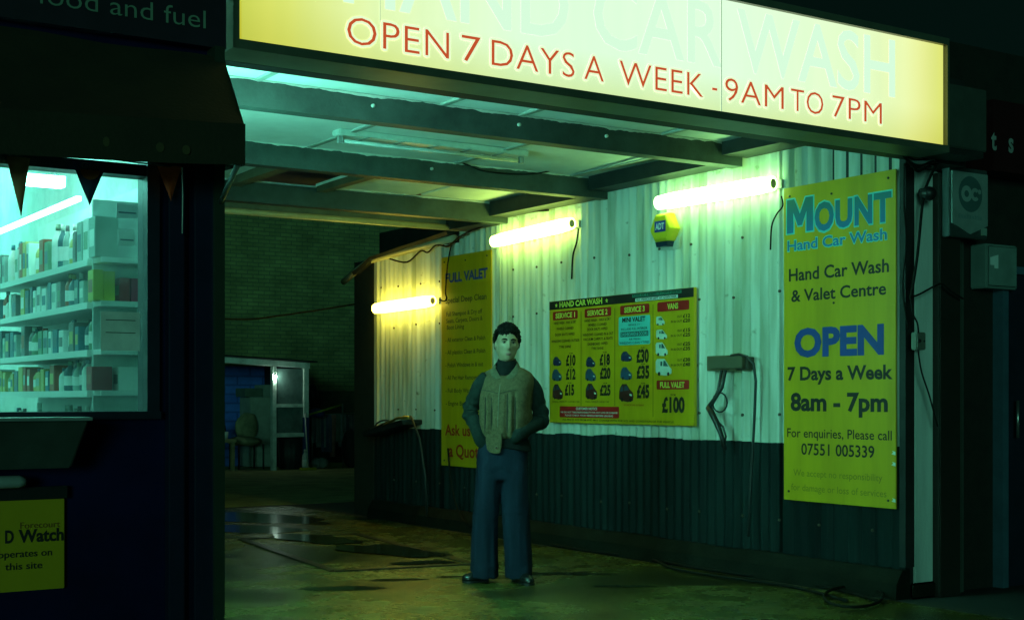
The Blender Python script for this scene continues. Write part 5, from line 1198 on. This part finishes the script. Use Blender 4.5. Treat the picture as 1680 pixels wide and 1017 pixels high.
for s, x0, c_ in ((1, .086 + .090, 0.0), (-1, -.144 - .090, .012)):            # pale outer side seams
    sp_ = [(x0 - s * .001, c_, .05), (x0 - s * .004, c_ - .004, .25), (x0 - s * .025, c_ - .01, .5), (x0 - s * .026, 0, .72), (x0 - s * .022, .004, .86)]
    if s > 0: MB().tube(smooth_pts(sp_, 4), .004, 6).build('side_seam', mat('denim_pale', (.10, .14, .17), .8), man)
def jack_fn(p, q):
    fr_ = math.sin(q) < -.05                                                    # the front carries long pressed pleats
    k = .006 * noise.noise((p.x * 10, p.y * 10, p.z * 6)) + .006 * noise.noise((p.x * 3, 1, p.z * 15)) + .002 * noise.noise((p.x * 25, p.y * 25, p.z * 14))
    if fr_ and p.z < 1.31:
        f = min(1, (1.31 - p.z) / .06)
        for x0 in (-.105, -.055, .060, .112): k -= .014 * f * math.exp(-((p.x - x0) / .010) ** 2)
        k += .005 * f * (math.exp(-((p.x + .08) / .016) ** 2) + math.exp(-((p.x - .086) / .016) ** 2))
    if p.z < 1.05: k += .006 * math.sin(q * 9 + 1) * (1.05 - p.z) / .1
    dz = max(0, p.z - 1.40) * .75 * max(0, -math.sin(q)) ** 2
    return p + V((math.cos(q) * k, math.sin(q) * k * 1.4, -dz))
mb = MB()
mb.loft(rings_ell(smooth_spec([(.985, -.010, .0, .160, .122), (1.01, -.006, -.004, .176, .136), (1.08, 0, -.006, .180, .142), (1.18, .004, -.004, .180, .140), (1.30, .006, 0, .184, .132), (1.375, .006, .006, .190, .116), (1.405, .007, .008, .186, .106), (1.432, .007, .008, .168, .096), (1.456, .008, .006, .128, .084), (1.476, .008, .004, .082, .070)], 7), 112, 2.5, jack_fn), True)
JR = math.radians(-20)
mb.rz(JR); jk = mb.build('jacket', M_jack, man)
JS = smooth_spec([(.985, -.010, .0, .160, .122), (1.01, -.006, -.004, .176, .136), (1.08, 0, -.006, .180, .142), (1.18, .004, -.004, .180, .140), (1.30, .006, 0, .184, .132), (1.375, .006, .006, .190, .116), (1.405, .007, .008, .186, .106), (1.432, .007, .008, .168, .096)], 10)
def jfront(x, z, out=0.):
    t = min(JS, key=lambda r: abs(r[0] - z)); q = max(0, 1 - abs((x - t[1]) / t[3]) ** 2.5) ** .4
    return V((x, t[2] - t[4] * q - out, z))
mb = MB()
for x0 in (-.105, -.055, .060, .112): mb.tube([jfront(x0, 1.03 + .026 * i, -.013) for i in range(11)], .0048, 8)  # dark strips in the grooves put the pleats' shade into colour
mb.rz(JR); mb.build('pleat_shade', mat('seam_and_shade', (.020, .017, .011), .9), jk)
yk = MB()
for s in (-1, 1): yk.tube(smooth_pts([jfront(x * s, z, .0005) for x, z in ((.004, 1.292), (.05, 1.303), (.10, 1.312), (.14, 1.315))], 5), .0022, 6)
yk.rz(JR).build('yoke_seam', mat('seam_and_shade', (.020, .017, .011), .9), jk)
MB().tube([jfront(-.002 + .008 * i / 16, .99 + .026 * i, 0.0022 - .0006 * max(0, i - 13)) for i in range(16)], .0026, 6).rz(JR).build('zip', mat('zip_metal', (.16, .15, .11), .4, .6), jk)
mb = MB(); v = []                                                               # low buttoned waist tab
tabs = [(-.088, .968, 1.02), (-.082, .915, 1.02), (-.060, .892, 1.02), (-.03, .886, 1.02), (.0, .884, 1.02), (.016, .893, 1.02), (.024, .93, 1.02), (.028, .97, 1.02)]
for x, zb_, zt_ in tabs: v += [V((x, -.148, zb_)), V((x, -.154, zt_)), V((x, -.136, zb_)), V((x, -.136, zt_))]
n = len(tabs)
mb.add(v, [(4 * i, 4 * i + 4, 4 * i + 5, 4 * i + 1) for i in range(n - 1)] + [(4 * i + 2, 4 * i + 3, 4 * i + 7, 4 * i + 6) for i in range(n - 1)] + [(4 * i, 4 * i + 2, 4 * i + 6, 4 * i + 4) for i in range(n - 1)] + [(0, 1, 3, 2), (4 * n - 4, 4 * n - 2, 4 * n - 1, 4 * n - 3)])
mb.rz(JR); mb.build('waist_tab', M_jack, jk, bevel=.003)
MB().cyl((-.012, -.149, .925), (-.012, -.156, .925), .009, 12).rz(JR).build('button', mat('button_brown', (.10, .05, .03), .4), jk)
mb = MB(); mb.loft(rings_ell(smooth_spec([(.925, .012, .0, .166, .119), (.96, .004, .0, .168, .121), (.995, -.006, .0, .160, .118)], 4), 48, 2.4, lambda p, q: p + V((0, 0, -.022 * math.cos(q - 5.6) + .010 * math.sin(q * 3)))), True)
mb.build('sweater_hem', M_roll, man)
for nm, a_, b_, c_, sd_ in (('sleeve', shL, elL, wrL, 3), ('sleeve', shR, elR, wrR, 9)):
    top = a_ + V((-.03 if a_.x > 0 else .03, 0, .012))
    pts = smooth_pts([top, a_.lerp(b_, .25) + V((math.copysign(.012, a_.x), 0, 0)), a_.lerp(b_, .62) + V((math.copysign(.010, a_.x), .005, 0)), b_, b_.lerp(c_, .45), c_, c_.lerp(hdL if a_.x < 0 else hdR, .8)], 9)
    rad = [.058 + .004 * math.sin(min(1, i / 14) * math.pi * .5) - .018 * (i / 54) for i in range(len(pts))]
    rad[0] = .046; rad[1] = .053
    mb = MB().tube(pts, rad, 26)
    for i, p in enumerate(mb.v):
        k = i // 26; q = i % 26
        mb.v[i] = p + (p - pts[min(k, len(pts) - 1)]).normalized() * (.009 * noise.noise(p * 11 + V((sd_, 0, 0))) + .007 * math.sin(k * 1.15 + math.cos(q * .24) * 2.2) * math.exp(-((k - 26) / 9) ** 2))
    mb.build(nm, M_slv, jk)
mb = MB(); mb.loft(rings_ell(smooth_spec([(1.39, .006, .0, .085, .088), (1.43, .007, .0, .078, .080), (1.465, .008, .0, .071, .075), (1.50, .009, .0, .067, .071), (1.522, .010, .002, .064, .069), (1.533, .010, .004, .058, .062)], 5), 40, 2.1, lambda p, q: p + V((math.cos(q), math.sin(q), 0)) * (.0025 * noise.noise(p * 40)) + V((0, .006 * max(0, p.z - 1.49) / .04, -.016 * max(0, p.z - 1.48) / .05 * max(0, -math.sin(q))))), False)
mb.build('roll_neck', M_roll, man)
mb = MB()
for s in (-1, 1):                                                               # two collar wings
    v = [V((s * .010, -.112, 1.392)), V((s * .060, -.124, 1.382)), V((s * .104, -.088, 1.430)), V((s * .106, -.01, 1.474)), V((s * .070, .075, 1.486)), V((0, .092, 1.488)),
         V((0, .080, 1.528)), V((s * .058, .064, 1.524)), V((s * .080, 0, 1.510)), V((s * .068, -.058, 1.470)), V((s * .020, -.098, 1.408))]
    v = [p + V((.008, 0, 0)) for p in v]
    mb.add(v, [(0, 1, 10), (1, 2, 9, 10), (2, 3, 8, 9), (3, 4, 7, 8), (4, 5, 6, 7)])
mb.rz(JR * .6); cl_ = mb.build('collar', M_col, jk)
md = cl_.modifiers.new('t', 'SOLIDIFY'); md.thickness = .006; ms = cl_.modifiers.new('s', 'SUBSURF'); ms.levels = 2; ms.render_levels = 2
for p in cl_.data.polygons: p.use_smooth = True
# shoes
def shoe(heel, ang, L_):
    mb = MB(); d = V((math.cos(ang), math.sin(ang), 0)); n_ = V((-d.y, d.x, 0)); rr = []
    for f, w_, h_ in ((0, .024, .05), (.05, .036, .07), (.25, .040, .085), (.45, .042, .075), (.62, .046, .056), (.80, .046, .044), (.93, .034, .034), (1.0, .012, .022)):
        c_ = heel + d * (L_ * f); r = []
        for k in range(16):
            q = 2 * math.pi * k / 16; z = math.sin(q); r.append(c_ + n_ * (math.cos(q) * w_) + V((0, 0, .016 + max(z, 0) * h_ - min(0, 0) + (z if z < 0 else 0) * .010)))
        rr.append(r)
    o = mb.loft(rr).build('shoe', M_shoe, man)
    mb = MB(); out = []
    for s in (1, -1):
        for f, w_ in ((0, .026), (.05, .038), (.25, .040), (.45, .041), (.62, .047), (.8, .047), (.93, .036), (1.0, .013))[::s]: c_ = heel + d * (L_ * f); out.append(c_ + n_ * w_ * s)
    mb.prism(Fr((0, 0, 0), (1, 0, 0), (0, 0, 1), (0, 1, 0)), [(p.x, p.y) for p in out], .001, .014); mb.build('sole', M_black, o)
shoe(V((-.125, .03, .006)), math.radians(205), .185)
shoe(V((.075, .05, .006)), math.radians(-68), .26)
man.location = (MX, MY, .006); man.rotation_euler = (0, 0, -YAW)
